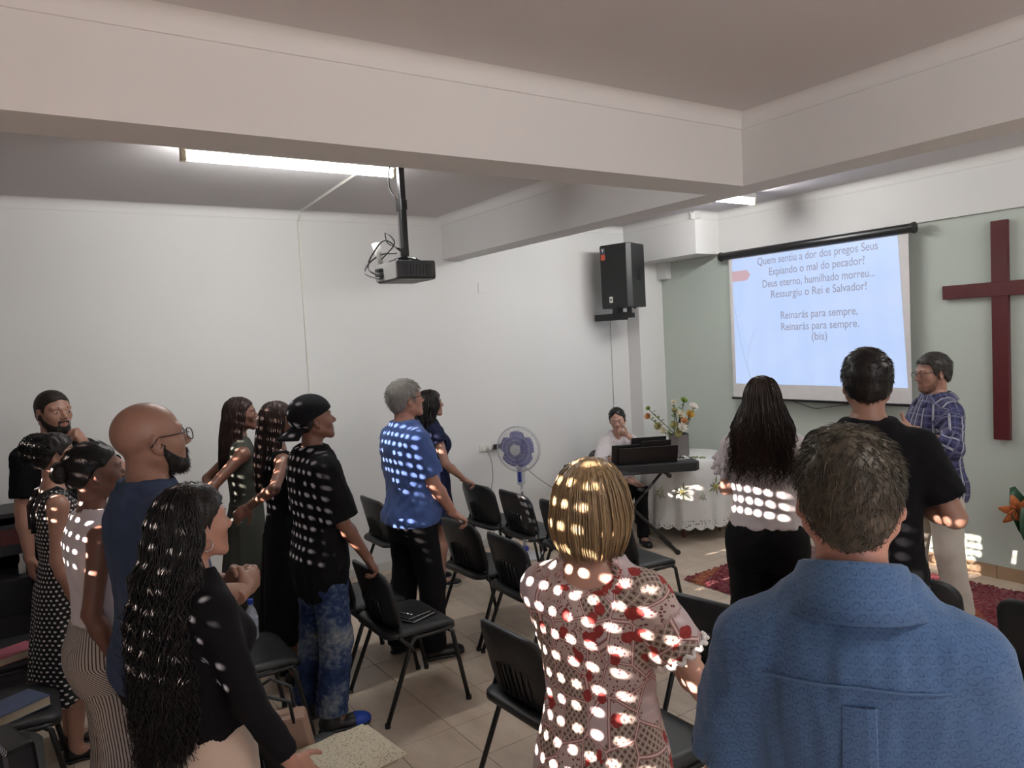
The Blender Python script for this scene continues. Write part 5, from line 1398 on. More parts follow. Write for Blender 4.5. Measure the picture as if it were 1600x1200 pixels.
        uv[up_, 0] = v[up_, 0]*1.08; uv[up_, 1] = v[up_, 1]*1.1 + p.nb[2]
        if sleeve > 0: uv = p.arm_uv(v, uv, sleeve)
        return mk(name, v, f, m, p.r, {'cuv': uv})
    def collar(p, m, h=0.04, seed=2):
        dn = nz((p.HO+p.HM@V3(0, -0.02, -0.06)*p.hs)-p.nb); rn = (0.056 if p.sex == 'm' else 0.046)*p.hs*(1+(p.w-1)*0.5)
        n = 48; rows = [(-0.045, 0.034, 0), (0.0, 0.028, 0), (h, 0.018, 0), (h+0.004, 0.022, 0), (h, 0.030, 0), (0.020, 0.050, 1), (-0.012, 0.072, 1)]; vs = []; fs = []
        for (hh, dr, out) in rows:
            for j in range(n+1):
                a = math.radians(-156 + 312*j/n)          # 0 at the nape
                fr = max(0.0, (1-math.cos(a))/2)
                c = p.nb + dn*(hh*(1-0.25*fr) - 0.030*fr - (0.022*fr**3 if out and hh < 0 else 0)); r = rn+dr
                vs.append(c + V3(math.sin(a)*r, -math.cos(a)*r*1.04+0.004, 0))
        k = n+1
        for i in range(len(rows)-1):
            for j in range(n): fs.append((i*k+j, i*k+j+1, (i+1)*k+j+1, (i+1)*k+j))
        v = np.array(vs); uv = np.stack([np.arctan2(v[:, 0], -v[:, 1])*0.10, v[:, 2]*1.0, 0*v[:, 2]], 1)
        o = mk('collar', v, np.array(fs), m, p.r, {'cuv': uv}); o.modifiers.new('t', 'SOLIDIFY').thickness = 0.0015
        return o
    def trousers(p, m, waist=1.02, ease=0.012, cuff=0.06, wide=0.0, wr=0.005, seed=4, name='trousers', knee=1.0, h=0.0130, sit=False, bag=0.0):
        s, dz = p.s, p.dz
        pts = np.array([q for l in p.legs.values() for q in l[:3]]); zw = waist*s+dz
        lo = np.minimum(pts.min(0)-0.16, V3(-0.27, -0.22, 0)); hi = np.maximum(pts.max(0)+0.14, V3(0.27, 0.24, zw+0.03)); lo[2] = cuff-0.03
        F = Fld(lo, hi, h)
        F.add(loft(p.tab, ease, zlo=0.755*s+dz, zhi=zw, cyf=p.cy), 0)
        for sd in p.legs:
            H, K, A, toe = p.legs[sd]
            F.add(cap(H, K, 0.084*s*p.w+ease, 0.056*s+ease+wide*0.5), 0.035)
            F.add(cap(K, A, 0.056*s+ease+wide*0.5+bag*0.5, 0.042*s+ease*1.3+wide+bag), 0.03)
        W1 = waves(seed, wr, 7, (0.05, 0.16), 0.9); W2 = waves(seed+9, wr*1.2, 5, (0.03, 0.06), 2.5)
        za = 0.30
        F.warp(lambda X, Y, Z: W1(X, Y, Z) + W2(X, Y, Z)*np.exp(-((Z-0.16)/0.10)**2).astype(F32))
        F.cut(lambda X, Y, Z: np.maximum(cuff-Z, Z-zw) + 0*X, 0.004)
        for sd in p.legs: A = p.legs[sd][2]; F.sub(cap((A[0], A[1], cuff-0.03), (A[0], A[1], cuff+0.02), 0.036*s+ease*0.5+wide*0.7), 0.004)
        v, f = F.mesh()
        uv = np.zeros((len(v), 3)); sd = np.where(v[:, 0] > 0, 1, -1)
        for a in p.legs:
            H, K, A, _ = p.legs[a]; m_ = sd == a; cx = np.interp(v[m_, 2], [A[2], K[2], H[2]], [A[0], K[0], H[0]]); cy = np.interp(v[m_, 2], [A[2], K[2], H[2]], [A[1], K[1], H[1]])
            bl = np.clip((v[m_, 2]-0.78*s)/0.1, 0, 1); ang = np.arctan2((v[m_, 0]-cx*(1-bl)), -(v[m_, 1]-cy)); uv[m_, 0] = ang*(0.10+0.07*bl) + a*0.5; uv[m_, 1] = v[m_, 2]
        return mk(name, v, f, m, p.r, {'cuv': uv})
    def skirt(p, m, waist=1.05, hem=0.45, ease=0.012, flare=0.10, folds=11, famp=0.012, seed=6, name='skirt', h=0.0125):
        s, dz = p.s, p.dz; zt = waist*s+dz; zb = hem
        tab = p.tab.copy(); hip = [r for r in tab if r[0] <= zt+0.05]; low = tab[1]
        rows = [(zb-0.02, low[1]+flare, low[2]+flare*0.9, low[3]+flare*0.8), (0.62*s, low[1]+flare*0.55, low[2]+flare*0.5, low[3]+flare*0.4)] + [tuple(r) for r in tab if r[0] > 0.80*s]
        F = Fld((-0.34, -0.32, zb-0.03), (0.34, 0.36, zt+0.03), h)
        F.add(loft(rows, ease, zlo=zb, zhi=zt, cyf=p.cy), 0); r = np.random.RandomState(seed); ph = r.uniform(0, 6, 3)
        def fo(X, Y, Z):
            a = np.arctan2(X, -Y); k = np.clip((zt-0.05-Z)/(zt-zb), 0, 1)
            return ((np.sin(a*folds+ph[0])*0.6 + np.sin(a*(folds*1.7)+ph[1]+Z*3)*0.4)*famp*k).astype(F32)
        F.warp(fo); v, f = F.mesh(); ang = np.arctan2(v[:, 0], -v[:, 1])
        return mk(name, v, f, m, p.r, {'cuv': np.stack([ang*0.17*s*p.w, v[:, 2], 0*ang], 1)})
    def shoes(p, m, sole=None, toe_m=None, kind='shoe'):
        s = p.s
        for sd in p.legs:
            H, K, A, toe = p.legs[sd]; R = rotz(math.radians(toe)); o = V3(A[0], A[1], 0)
            F = Fld((-0.07, -0.10, 0.0), (0.07, 0.24, 0.14), 0.0085); k = s*(1.0 if p.sex == 'm' else 0.9)
            F.add(ell((0, -0.015, 0.050), (0.038, 0.055, 0.050)), 0); F.add(ell((0, 0.10, 0.036), (0.045, 0.085, 0.036)), 0.03); F.add(ell((0, 0.155, 0.030), (0.042, 0.050, 0.028)), 0.02)
            if kind == 'shoe': F.add(cap((0, -0.005, 0.06), (0, -0.01, 0.10), 0.040, 0.042), 0.03)
            F.cut(lambda X, Y, Z: np.maximum(0.018-Z, Z-0.115) + 0*X + 0*Y, 0.003)
            v, f = F.mesh(); sh = mk('shoe', o + (v*k) @ R.T, f, m, p.r)
            G = Fld((-0.07, -0.10, -0.01), (0.07, 0.24, 0.04), 0.0085)
            G.add(ell((0, -0.015, 0.012), (0.041, 0.060, 0.03)), 0); G.add(ell((0, 0.11, 0.012), (0.049, 0.098, 0.03)), 0.03); G.cut(lambda X, Y, Z: np.maximum(0.002-Z, Z-0.022) + 0*X + 0*Y, 0.003)
            v, f = G.mesh(); mk('sole', o + (v*k) @ R.T, f, sole or m, sh)
            if toe_m:
                T = Fld((-0.07, 0.06, 0.0), (0.07, 0.24, 0.10), 0.005)
                T.add(ell((0, 0.10, 0.036), (0.0475, 0.0885, 0.0385)), 0); T.add(ell((0, 0.155, 0.030), (0.0445, 0.0535, 0.0305)), 0.02); T.cut(lambda X, Y, Z: np.maximum(0.018-Z, 0.115-Y+0.35*np.abs(X)*0-0.3*(0.07-Z)*0) + 0*X, 0.003)
                v, f = T.mesh(); mk('toe_panel', o + (v*k) @ R.T, f, toe_m, sh)
        return p
# ------------------------------------------------------------------ cloth and hair materials
def cloth(name, c, rough=0.85, var=0.10, scale=6, sheen=0.15, weave=420):
    if name in MATS: return MATS[name]
    t = NT(name); co = t.coord(); f = t.noise(scale, 4, co)
    t.col(t.mix(f, tuple(x*(1-var) for x in c[:3])+(1,), tuple(min(1, x*(1+var)) for x in c[:3])+(1,)))
    t.set(rough, spec=0.2, sheen=sheen); t.bump(t.noise(weave, 2, co), 0.12, 0.002); MATS[name] = t.m; return t.m
def hairm(name, a, b, rough=0.42, scale=90):
    if name in MATS: return MATS[name]
    t = NT(name); co = t.coord(); mp = t.n.new('ShaderNodeMapping'); mp.inputs['Scale'].default_value = (1, 1, 0.12); t.link(co, mp.inputs[0])
    f = t.noise(scale, 4, mp.outputs[0]); t.col(t.mix(f, a, b)); t.set(rough, spec=0.28); MATS[name] = t.m; return t.m
def uvn(t):
    a = t.attr('cuv'); return t.sep(a.outputs['Vector'])
def band(t, x, period, lo, hi, ph=0.0):
    f = t.math('FRACT', t.math('ADD', t.math('DIVIDE', x, period), ph))
    return t.math('MULTIPLY', t.math('GREATER_THAN', f, lo), t.math('LESS_THAN', f, hi))
def plaid_mat():
    t = NT('navy_plaid'); u, v, w = uvn(t); co = t.coord()
    navy, mid, lt, wh = srgb(34, 34, 62), srgb(62, 64, 104), srgb(120, 122, 150), srgb(205, 205, 212)
    c = navy
    c = t.mix(t.math('MULTIPLY', band(t, u, 0.075, 0.30, 0.72), 0.55), c, mid); c = t.mix(t.math('MULTIPLY', band(t, v, 0.085, 0.30, 0.72), 0.55), c, mid)
    c = t.mix(t.math('MULTIPLY', band(t, u, 0.075, 0.0, 0.16), 0.75), c, wh); c = t.mix(t.math('MULTIPLY', band(t, v, 0.085, 0.0, 0.13), 0.55), c, lt)
    c = t.mix(t.math('MULTIPLY', band(t, u, 0.075, 0.055, 0.085), 0.9), c, navy); c = t.mix(t.math('MULTIPLY', band(t, u, 0.075, 0.44, 0.48), 0.5), c, lt); c = t.mix(t.math('MULTIPLY', band(t, v, 0.085, 0.50, 0.54), 0.5), c, lt)
    t.col(c); t.set(0.85, spec=0.2, sheen=0.1); t.bump(t.noise(400, 2, co), 0.1, 0.002); return t.m
def loops_mat():
    t = NT('blue_loop_print'); u, v, w = uvn(t); co = t.coord()
    wob = t.math('MULTIPLY', t.noise(9, 2, co), 0.010)
    row = t.math('DIVIDE', t.math('ADD', v, wob), 0.0165); ri = t.math('FLOOR', row); fv = t.math('SUBTRACT', t.math('FRACT', row), 0.5)
    uu = t.math('ADD', t.math('DIVIDE', u, 0.0150), t.math('MULTIPLY', ri, 0.37)); fu = t.math('SUBTRACT', t.math('FRACT', uu), 0.5); ui = t.math('FLOOR', uu)
    sg = t.math('SUBTRACT', t.math('MULTIPLY', t.math('FLOORED_MODULO', ui, 2.0), 2.0), 1.0)
    # a tilted leaf shaped ring in every cell, tips joined to the next
    a = t.math('ADD', fu, t.math('MULTIPLY', t.math('MULTIPLY', fv, sg), 0.55)); a2 = t.math('MULTIPLY', a, 3.1); b2 = t.math('MULTIPLY', fv, 2.35)
    e = t.math('SQRT', t.math('ADD', t.math('POWER', a2, 2.0), t.math('POWER', b2, 2.0)))
    ring = t.math('LESS_THAN', t.math('ABSOLUTE', t.math('SUBTRACT', e, 0.82)), 0.085)
    ln = t.math('LESS_THAN', t.math('ABSOLUTE', t.math('SUBTRACT', fv, t.math('MULTIPLY', t.math('SINE', t.math('MULTIPLY', uu, 3.1416)), 0.33))), 0.03)
    f = t.math('MAXIMUM', ring, ln)
    base = t.mix(t.noise(5, 3, co), srgb(62, 90, 124), srgb(76, 104, 139)); t.col(t.mix(t.math('MULTIPLY', f, 0.7), base, srgb(38, 58, 96)))
    t.set(0.85, spec=0.2, sheen=0.15); t.bump(t.noise(350, 2, co), 0.1, 0.002); return t.m
def polka_mat():
    t = NT('black_polka_dots'); u, v, w = uvn(t)
    row = t.math('DIVIDE', v, 0.021); ri = t.math('FLOOR', row); fv = t.math('SUBTRACT', t.math('FRACT', row), 0.5); fu = t.math('SUBTRACT', t.math('FRACT', t.math('ADD', t.math('DIVIDE', u, 0.025), t.math('MULTIPLY', ri, 0.5))), 0.5)
    d = t.math('SQRT', t.math('ADD', t.math('POWER', fu, 2.0), t.math('POWER', fv, 2.0))); t.col(t.mix(t.math('LESS_THAN', d, 0.24), srgb(20, 18, 20), srgb(214, 208, 206))); t.set(0.8); return t.m
def stripe_mat():
    t = NT('grey_striped_linen'); u, v, w = uvn(t); co = t.coord()
    f = band(t, t.math('ADD', u, t.math('MULTIPLY', t.noise(4, 2, co), 0.012)), 0.0115, 0.0, 0.36); t.col(t.mix(f, srgb(188, 176, 166), srgb(62, 54, 54))); t.set(0.85); return t.m
def floral_mat():
    t = NT('patchwork_floral'); u, v, w = uvn(t); co = t.coord()
    cb = t.new('ShaderNodeCombineXYZ'); t.link(u, cb.inputs[0]); t.link(v, cb.inputs[1]); p = cb.outputs[0]
    base = t.mix(t.noise(30, 3, co), srgb(172, 156, 150), srgb(196, 178, 172))
    # lattice patches
    a = t.math('FRACT', t.math('DIVIDE', t.math('ADD', u, v), 0.021)); b = t.math('FRACT', t.math('DIVIDE', t.math('SUBTRACT', u, v), 0.021))
    la = t.math('MAXIMUM', t.math('LESS_THAN', a, 0.16), t.math('LESS_THAN', b, 0.16))
    dot = t.math('LESS_THAN', t.math('ADD', t.math('POWER', t.math('SUBTRACT', a, 0.58), 2.0), t.math('POWER', t.math('SUBTRACT', b, 0.58), 2.0)), 0.035)
    latt = t.mix(dot, t.mix(la, srgb(136, 120, 110), srgb(186, 172, 164)), srgb(74, 60, 58))
    # little sprig dots
    vo = t.new('ShaderNodeTexVoronoi'); vo.inputs['Scale'].default_value = 95; t.link(p, vo.inputs['Vector']); sp = t.math('LESS_THAN', vo.outputs['Distance'], 0.30)
    dots = t.mix(sp, base, srgb(112, 70, 74))
    cell = t.new('ShaderNodeTexVoronoi'); cell.inputs['Scale'].default_value = 11.0; cell.distance = 'CHEBYCHEV'; t.link(p, cell.inputs['Vector'])
    r = t.sep(cell.outputs['Color'])[0]
    c = t.mix(t.math('GREATER_THAN', r, 0.40), latt, dots); c = t.mix(t.math('GREATER_THAN', r, 0.80), c, srgb(186, 170, 172))
    ve = t.new('ShaderNodeTexVoronoi'); ve.feature = 'DISTANCE_TO_EDGE'; ve.inputs['Scale'].default_value = 11.0; t.link(p, ve.inputs['Vector'])
    edge = t.math('LESS_THAN', ve.outputs['Distance'], 0.045); edge2 = t.math('LESS_THAN', ve.outputs['Distance'], 0.02)
    c = t.mix(edge, c, srgb(136, 98, 96)); c = t.mix(edge2, c, srgb(206, 180, 176))
    fl = t.new('ShaderNodeTexVoronoi'); fl.inputs['Scale'].default_value = 19; t.link(p, fl.inputs['Vector']); fr = t.sep(fl.outputs['Color'])[1]
    fd = t.math('ADD', fl.outputs['Distance'], t.math('MULTIPLY', t.noise(60, 2, co), 0.25))
    fm = t.math('MULTIPLY', t.math('LESS_THAN', fd, 0.46), t.math('GREATER_THAN', fr, 0.52))
    fc = t.mix(t.noise(75, 3, co), srgb(96, 30, 34), srgb(178, 76, 70)); c = t.mix(fm, c, fc)
    t.col(c); t.set(0.85, spec=0.2); t.bump(t.noise(300, 2, co), 0.1, 0.002); return t.m
def jeans_mat():
    t = NT('acid_wash_denim'); co = t.coord(); u, v, w = uvn(t); n = t.noise(5.0, 3, co); n2 = t.noise(45, 4, co)
    f = t.math('ADD', t.math('MULTIPLY', n, 0.8), t.math('MULTIPLY', n2, 0.38))
    c = t.ramp(f, [(0.42, srgb(22, 33, 60)), (0.56, srgb(40, 56, 90)), (0.68, srgb(96, 106, 120)), (0.80, srgb(146, 144, 134))])
    t.col(c); t.set(0.85, spec=0.2); t.bump(t.noise(500, 2, co), 0.15, 0.002); return t.m
def heather_mat():
    t = NT('blue_heather_jersey'); co = t.coord(); t.col(t.mix(t.noise(150, 3, co), srgb(58, 80, 134), srgb(78, 100, 154))); t.set(0.85, spec=0.2, sheen=0.1); t.bump(t.noise(400, 2, co), 0.1, 0.002); return t.m

BLACKC = cloth('black_cotton', srgb(12, 11, 14), 0.95, sheen=0.0); BLACK2 = cloth('black_trouser_cloth', srgb(14, 13, 15), sheen=0.0); WHITEC = cloth('white_cotton', srgb(214, 204, 206)); WHITEB = cloth('white_blouse_cotton', srgb(216, 208, 210))
NAVYC = cloth('navy_dress_cloth', srgb(22, 28, 54), sheen=0.0); BLUET = cloth('plain_blue_tee', srgb(58, 71, 98), sheen=0.02); GREENC = cloth('dark_green_cloth', srgb(60, 62, 56), sheen=0.0); BEIGEC = cloth('beige_chino', srgb(196, 188, 176)); BEIGE2 = cloth('beige_linen', srgb(186, 168, 150))
LACE = cloth('white_lace', srgb(232, 228, 224)); BELT = cloth('beige_belt', srgb(178, 158, 128)); BLACKL = plain('black_leather', srgb(18, 17, 17), 0.4); SHB = plain('blue_shoe', srgb(28, 66, 168), 0.5)
HB = hairm('black_hair', srgb(12, 10, 10), srgb(34, 27, 25)); HBR = hairm('dark_brown_hair', srgb(22, 15, 13), srgb(54, 36, 30)); HG = hairm('grey_hair', srgb(98, 94, 90), srgb(170, 166, 160)); HSP = hairm('pepper_hair', srgb(26, 23, 20), srgb(104, 96, 82), scale=45); HBL = hairm('blonde_hair', srgb(88, 68, 48), srgb(176, 150, 112)); HDS = hairm('dark_grey_hair', srgb(26, 24, 24), srgb(70, 66, 62))
STUB = hairm('buzz_hair', srgb(20, 16, 15), srgb(40, 32, 28), 0.6)
SK = {k: skin_mat(k, srgb(*c)) for k, c in dict(fair=(188, 146, 128), tan=(150, 112, 94), olive=(164, 122, 104), brown=(118, 80, 65), deep=(92, 60, 48), ruddy=(176, 128, 110)).items()}
HL_SHORT = [(-0.14, -0.082), (-0.085, -0.080), (-0.055, -0.045), (-0.035, -0.028), (-0.012, 0.018), (0.012, 0.018), (0.018, -0.012), (0.030, -0.004), (0.040, 0.035), (0.062, 0.062), (0.10, 0.075)]
# ------------------------------------------------------------------ the congregation
def hang(p, side, up=(0.12, 0.02, -1), fore=(0.05, 0.18, -1), pose='relaxed'): return p.arm(side, up=up, fore=fore, pose=pose)

# foreground man in the printed blue shirt
p = Person('blue', 5.40, 1.20, 34, 1.815, 'grey haired man seen from behind in a blue printed shirt, nearest to the viewer', w=0.97, belly=0.05, skin=SK['ruddy'], face=False, fine=1.1, head=(0, 4, 0), hs=1.0, sdrop=0.022)
hang(p, 1, (0.20, 0.05, -1), (0.08, 0.25, -1)); hang(p, -1, (0.22, 0.05, -1), (0.06, 0.2, -1)); p.stand(0.13); p.body()
LO = loops_mat(); p.top(LO, 'shirt', hem=0.78, ease=0.026, sleeve=0.80, sease=0.022, neck=0.006, wr=0.008, seed=11, flare=0.5, sflare=0.012); p.collar(LO, 0.072)
pl = MB(); vs = []; fs = []
for k in range(13):
    z = 1.335*p.s - k*0.042; ry = np.interp(z, p.tab[:, 0], p.tab[:, 3])
    for x, o_ in ((-0.030, -0.012), (-0.024, 0.007), (-0.008, 0.009), (0.012, 0.009), (0.024, 0.006), (0.032, -0.012)):
        vs.append((x*(1+0.35*k/12), -ry-0.026-o_*(1-0.4*k/12), z))
for k in range(12):
    for j in range(5): fs.append((k*6+j, k*6+j+1, k*6+j+7, k*6+j+6))
plo = pl.add(vs, fs).build('back_pleat', LO, p.r, smooth=False)
at_ = plo.data.attributes.new('cuv', 'FLOAT_VECTOR', 'POINT'); at_.data.foreach_set('vector', np.array([(v[0]*1.05, v[2], 0) for v in vs], F32).ravel())
yk = MB(); yk.tube([(0.19*math.sin(a), -0.0-0.0, 1.36*p.s) if False else ((np.interp(1.365*p.s, p.tab[:, 0], p.tab[:, 1])+0.031)*math.sin(a), -(np.interp(1.365*p.s, p.tab[:, 0], p.tab[:, 3])+0.032)*math.cos(a), 1.365*p.s-0.015*abs(math.sin(a))) for a in np.linspace(-1.1, 1.1, 17)], 0.0022, 5); yk.build('yoke_seam', LO, p.r, smooth=True)
p.trousers(BLACK2); p.shoes(BLACKL)
p.hairline(HL_SHORT, 0.0065, HSP, seed=4, noise=0.004, n_str=5200, s_len=0.019, s_rad=0.0010, lift=0.42)

# blonde woman in the floral dress
p = Person('blonde', 4.64, 1.24, 30, 1.665, 'blonde woman with a bob in a floral patchwork dress, arms folded', sex='f', w=1.02, belly=0.03, skin=SK['fair'], face=False, fine=1.1, hs=1.04)
p.arm(1, up=(0.50, 0.10, -0.85), fore=(-0.62, 0.75, 0.05), pose='relaxed', hd=(-0.9, 0.3, 0.1), pn=(0, -1, 0)); p.arm(-1, wrist=(0.10, 0.24, 1.08), hint=(1.0, -0.25, -0.6), pose='relaxed', hd=(0.95, -0.10, 0.02), pn=(0, -1, 0)); p.stand(0.10); p.body()
FM = floral_mat(); p.top(FM, 'dress_top', hem=0.98, ease=0.018, sleeve=0.58, sease=0.022, neck=0.030, wr=0.004, seed=5, sflare=0.012, puff=0.008, low=0.01, back=0.05); p.skirt(FM, 1.09, 0.42, 0.022, 0.11, 9, 0.016, name='dress_skirt', h=0.0105)
lc = MB()
for sd in (1, -1):
    S, E = p.S[sd], p.E[sd]; u = nz(E-S); c = S+(E-S)*0.585; a1 = nz(np.cross(u, V3(0, 1, 0.1))); a2 = np.cross(u, a1); rr = p.ra*0.95+0.036
    ring = [c + (a1*math.cos(t)+a2*math.sin(t))*(rr+0.004*math.sin(t*16)) + u*0.006*math.sin(t*16+1) for t in np.linspace(0, 2*math.pi, 65)[:-1]]
    MB().tube(ring, 0.0065, 6, closed=True).build('lace_trim', LACE, p.r, smooth=True)
p.shoes(BLACKL)
p.long_hair(HBL, length=0.115, seed=8, n=1600, rad=0.0021, azr=128, vol=0.022, spread=0.2, curl_in=0.30, rnd_len=0.35, endtaper=0.3, volw=1.05, K=14, cap_line=[(-0.14, -0.105), (-0.03, -0.10), (0.02, -0.08), (0.045, -0.03), (0.07, 0.03), (0.10, 0.06)])
nl = p.hand[-1]; 
# woman in the white blouse
p = Person('white', 3.66, 3.22, 32, 1.73, 'woman with long dark hair in a white frilled blouse seen from behind', sex='f', w=1.06, skin=SK['fair'], face=False)
p.arm(1, wrist=(0.02, 0.24, 1.06), hint=(1.0, -0.35, -0.6), hd=(-1, 0.2, 0), pn=(0, -1, 0)); p.arm(-1, wrist=(-0.02, 0.26, 1.10), hint=(1.0, -0.35, -0.6), hd=(1, 0.1, 0), pn=(0, -1, 0)); p.stand(0.10); p.body()
p.top(WHITEB, 'blouse', hem=0.97, ease=0.026, sleeve=0.42, sease=0.024, neck=0.02, wr=0.007, seed=15, sflare=0.02)
for sd in (1, -1):
    S, E = p.S[sd], p.E[sd]; u = nz(E-S); a1 = nz(np.cross(u, V3(0, 1, 0.1))); a2 = np.cross(u, a1)
    for lay, (t0, t1, r0, r1) in enumerate(((0.05, 0.36, 0.055, 0.088), (0.24, 0.56, 0.058, 0.088))):
        m = MB(); vs = []; fs = []; n = 72
        for i in range(7):
            t = t0+(t1-t0)*i/6; c = S+(E-S)*t
            for j in range(n):
                a = 2*math.pi*j/n; rr = (r0+(r1-r0)*i/6) + 0.012*(i/6)*math.sin(a*11+lay) + 0.005*(i/6)*math.sin(a*23)
                q = c + (a1*math.cos(a)+a2*math.sin(a))*rr
                vs.append(q)
        for i in range(6):
            for j in range(n): fs.append((i*n+j, i*n+(j+1) % n, (i+1)*n+(j+1) % n, (i+1)*n+j))
        o = m.add(vs, fs).build('sleeve_frill', WHITEB, p.r, smooth=True); o.modifiers.new('t', 'SOLIDIFY').thickness = 0.002
p.trousers(BLACK2, waist=1.0, wide=0.03, ease=0.022); p.shoes(BLACKL)
p.long_hair(HBR, length=0.44, seed=18, n=1050, rad=0.0023, azr=112, vol=0.016, spread=3.2, wav=(0.007, 2.5), rnd_len=0.45, back_push=0.055, endtaper=0.5)

# tall boy in the black tee
p = Person('boy', 4.45, 2.86, 36, 1.87, 'dark haired young man in a black tee with folded arms, before the preacher', w=0.98, skin=SK['tan'], face=False, hs=1.02)
p.arm(1, up=(0.40, -0.02, -0.9), fore=(-0.62, 0.75, 0.10), hd=(-1, 0.15, 0), pn=(0, -1, 0)); p.arm(-1, wrist=(0.04, 0.27, 1.20), hint=(1.0, -0.2, -0.5), hd=(1, 0.1, 0), pn=(0, -1, 0)); p.stand(0.12); p.body()
p.top(BLACKC, 'tee_shirt', hem=0.82, ease=0.022, sleeve=0.72, sease=0.024, neck=0.012, wr=0.006, seed=25, sflare=0.012, flare=0.2); p.trousers(cloth('dark_patterned_cotton', srgb(40, 36, 44)), waist=0.88, wide=0.012, ease=0.02); p.shoes(BLACKL)
p.hairline([(-0.14, -0.075), (-0.09, -0.072), (-0.055, -0.05), (-0.03, -0.02), (-0.012, 0.022), (0.012, 0.022), (0.02, -0.005), (0.035, 0.02), (0.06, 0.055), (0.10, 0.07)], 0.014, HB, seed=14, noise=0.004, n_str=2600, s_len=0.016, s_rad=0.0013, topbias=0.4, lift=0.25)

# preacher
p = Person('preacher', 3.64, 5.00, 142, 1.745, 'man with glasses in a navy plaid shirt and beige trousers speaking by the cross', w=1.07, belly=0.025, skin=SK['olive'], fine=1.1, head=(6, -4, 0))
p.arm(-1, world=(3.68, 4.62, 1.30), hint=(0.7, -0.9, -0.9), pose='thumb', hd=(0.15, 0.95, 0.12), pn=(0.9, -0.1, 0.0)); p.arm(1, wrist=(0.08, 0.33, 1.13), hint=(0.9, -0.5, -0.8), pose='grip', hd=(-0.6, 0.8, 0.1), pn=(-0.6, -0.5, 0)); p.stand(0.12, (0.12, -0.05)); p.body()
PM = plaid_mat(); p.top(PM, 'shirt', hem=0.80, ease=0.028, sleeve=1.42, sease=0.020, neck=0.008, wr=0.007, seed=35, flare=0.2); p.collar(PM, 0.036)
wt = p.W[-1]*0.86+p.E[-1]*0.14; u = nz(p.W[-1]-p.E[-1]); a1 = nz(np.cross(u, V3(0, 0, 1))); a2 = np.cross(u, a1)
MB().tube([wt + (a1*math.cos(t)+a2*math.sin(t))*0.032 for t in np.linspace(0, 6.283, 25)[:-1]], 0.0055, 6, closed=True).build('wrist_watch', M_CHROME, p.r, smooth=True)
p.trousers(BEIGEC, waist=0.88, wide=0.012, ease=0.022, cuff=0.035, wr=0.006, seed=41); p.shoes(plain('dark_olive_shoe', srgb(46, 42, 36), 0.5))
p.hairline([(-0.14, -0.07), (-0.09, -0.068), (-0.055, -0.045), (-0.03, -0.018), (-0.012, 0.02), (0.012, 0.02), (0.018, -0.015), (0.030, -0.01), (0.040, 0.04), (0.055, 0.066), (0.10, 0.08)], 0.013, HDS, seed=24, noise=0.005, n_str=1500, s_len=0.02, topbias=0.5)
p.beard(hairm('stubble_hair', srgb(112, 84, 70), srgb(138, 102, 86), 0.7), 0.0010, n_str=0); p.glasses(M_BLACKP)

# woman at the keyboard
p = Person('pianist', 0.60, 4.92, -118, 1.27, 'woman with dark ponytail in a white blouse sitting at the keyboard, chin on hand', sex='f', dz=-0.37, w=0.98, skin=SK['fair'], head=(-18, -14, 6), fine=1.05, lean=0.12)
p.s = 0.94
p.arm(-1, wrist=p.hp((-0.03, 0.12, -0.10))+V3(-0.05, 0.02, -0.03), hint=(0.9, 0.2, -0.9), pose='chin', hd=(0.75, 0.2, 0.35), pn=(0.2, -0.7, 0.5)); p.arm(1, wrist=(0.10, 0.36, 0.84), hint=(0.6, -0.6, -0.6), pose='relaxed', hd=(-0.1, 1, 0), pn=(0, 0, -1)); p.sit(0.46, 0.40); p.body()
p.top(WHITEB, 'blouse', hem=0.90, ease=0.024, sleeve=1.75, sease=0.026, neck=0.012, vneck=0.13, wr=0.007, seed=45); p.trousers(BLACK2, waist=0.98); p.shoes(BLACKL)
p.hairline([(-0.14, -0.07), (-0.05, -0.06), (-0.02, -0.045), (0.015, -0.03), (0.03, 0.01), (0.05, 0.045), (0.075, 0.065), (0.10, 0.075)], 0.010, HB, seed=34, noise=0.002, peak=0.03, n_str=900, s_len=0.035, dirv=(0, -1, -0.5), lift=0.06, jit=0.10)
pt = np.array([p.hp((0, -0.10, -0.01)), p.hp((0.02, -0.125, -0.04)), p.hp((0.045, -0.10, -0.12)), p.hp((0.055, -0.06, -0.20))+V3(0, 0, -0.02)])
MB().tube(pt, [0.020, 0.026, 0.022, 0.006], 10).build('ponytail', HB, p.r, smooth=True)

# grey haired man in the blue tee
p = Person('old', 1.84, 2.06, -2, 1.775, 'grey haired man in a blue tee resting his hand on a chair', w=1.12, belly=0.05, skin=SK['ruddy'], head=(0, 6, 0), hs=1.02, fine=1.0)
p.arm(1, world=(2.03, 2.27, 0.905), hint=(0.4, -0.8, 0.1), pose='grip', hd=(0.05, 0.75, -0.5), pn=(-0.15, -0.25, -1)); hang(p, -1); p.stand(0.12, (0.06, -0.06)); p.body()
p.top(heather_mat(), 'tee_shirt', hem=0.86, ease=0.026, sleeve=0.80, sease=0.024, neck=0.012, wr=0.008, seed=55, flare=0.3, sflare=0.012); p.trousers(BLACK2, waist=0.94, wide=0.02, ease=0.016, wr=0.006); p.shoes(BLACKL)
p.hairline(HL_SHORT, 0.012, HG, seed=44, noise=0.004, n_str=2200, s_len=0.028, s_rad=0.0012, lift=0.25, dirv=(0, -0.2, -1)); p.glasses(M_BLACKP)

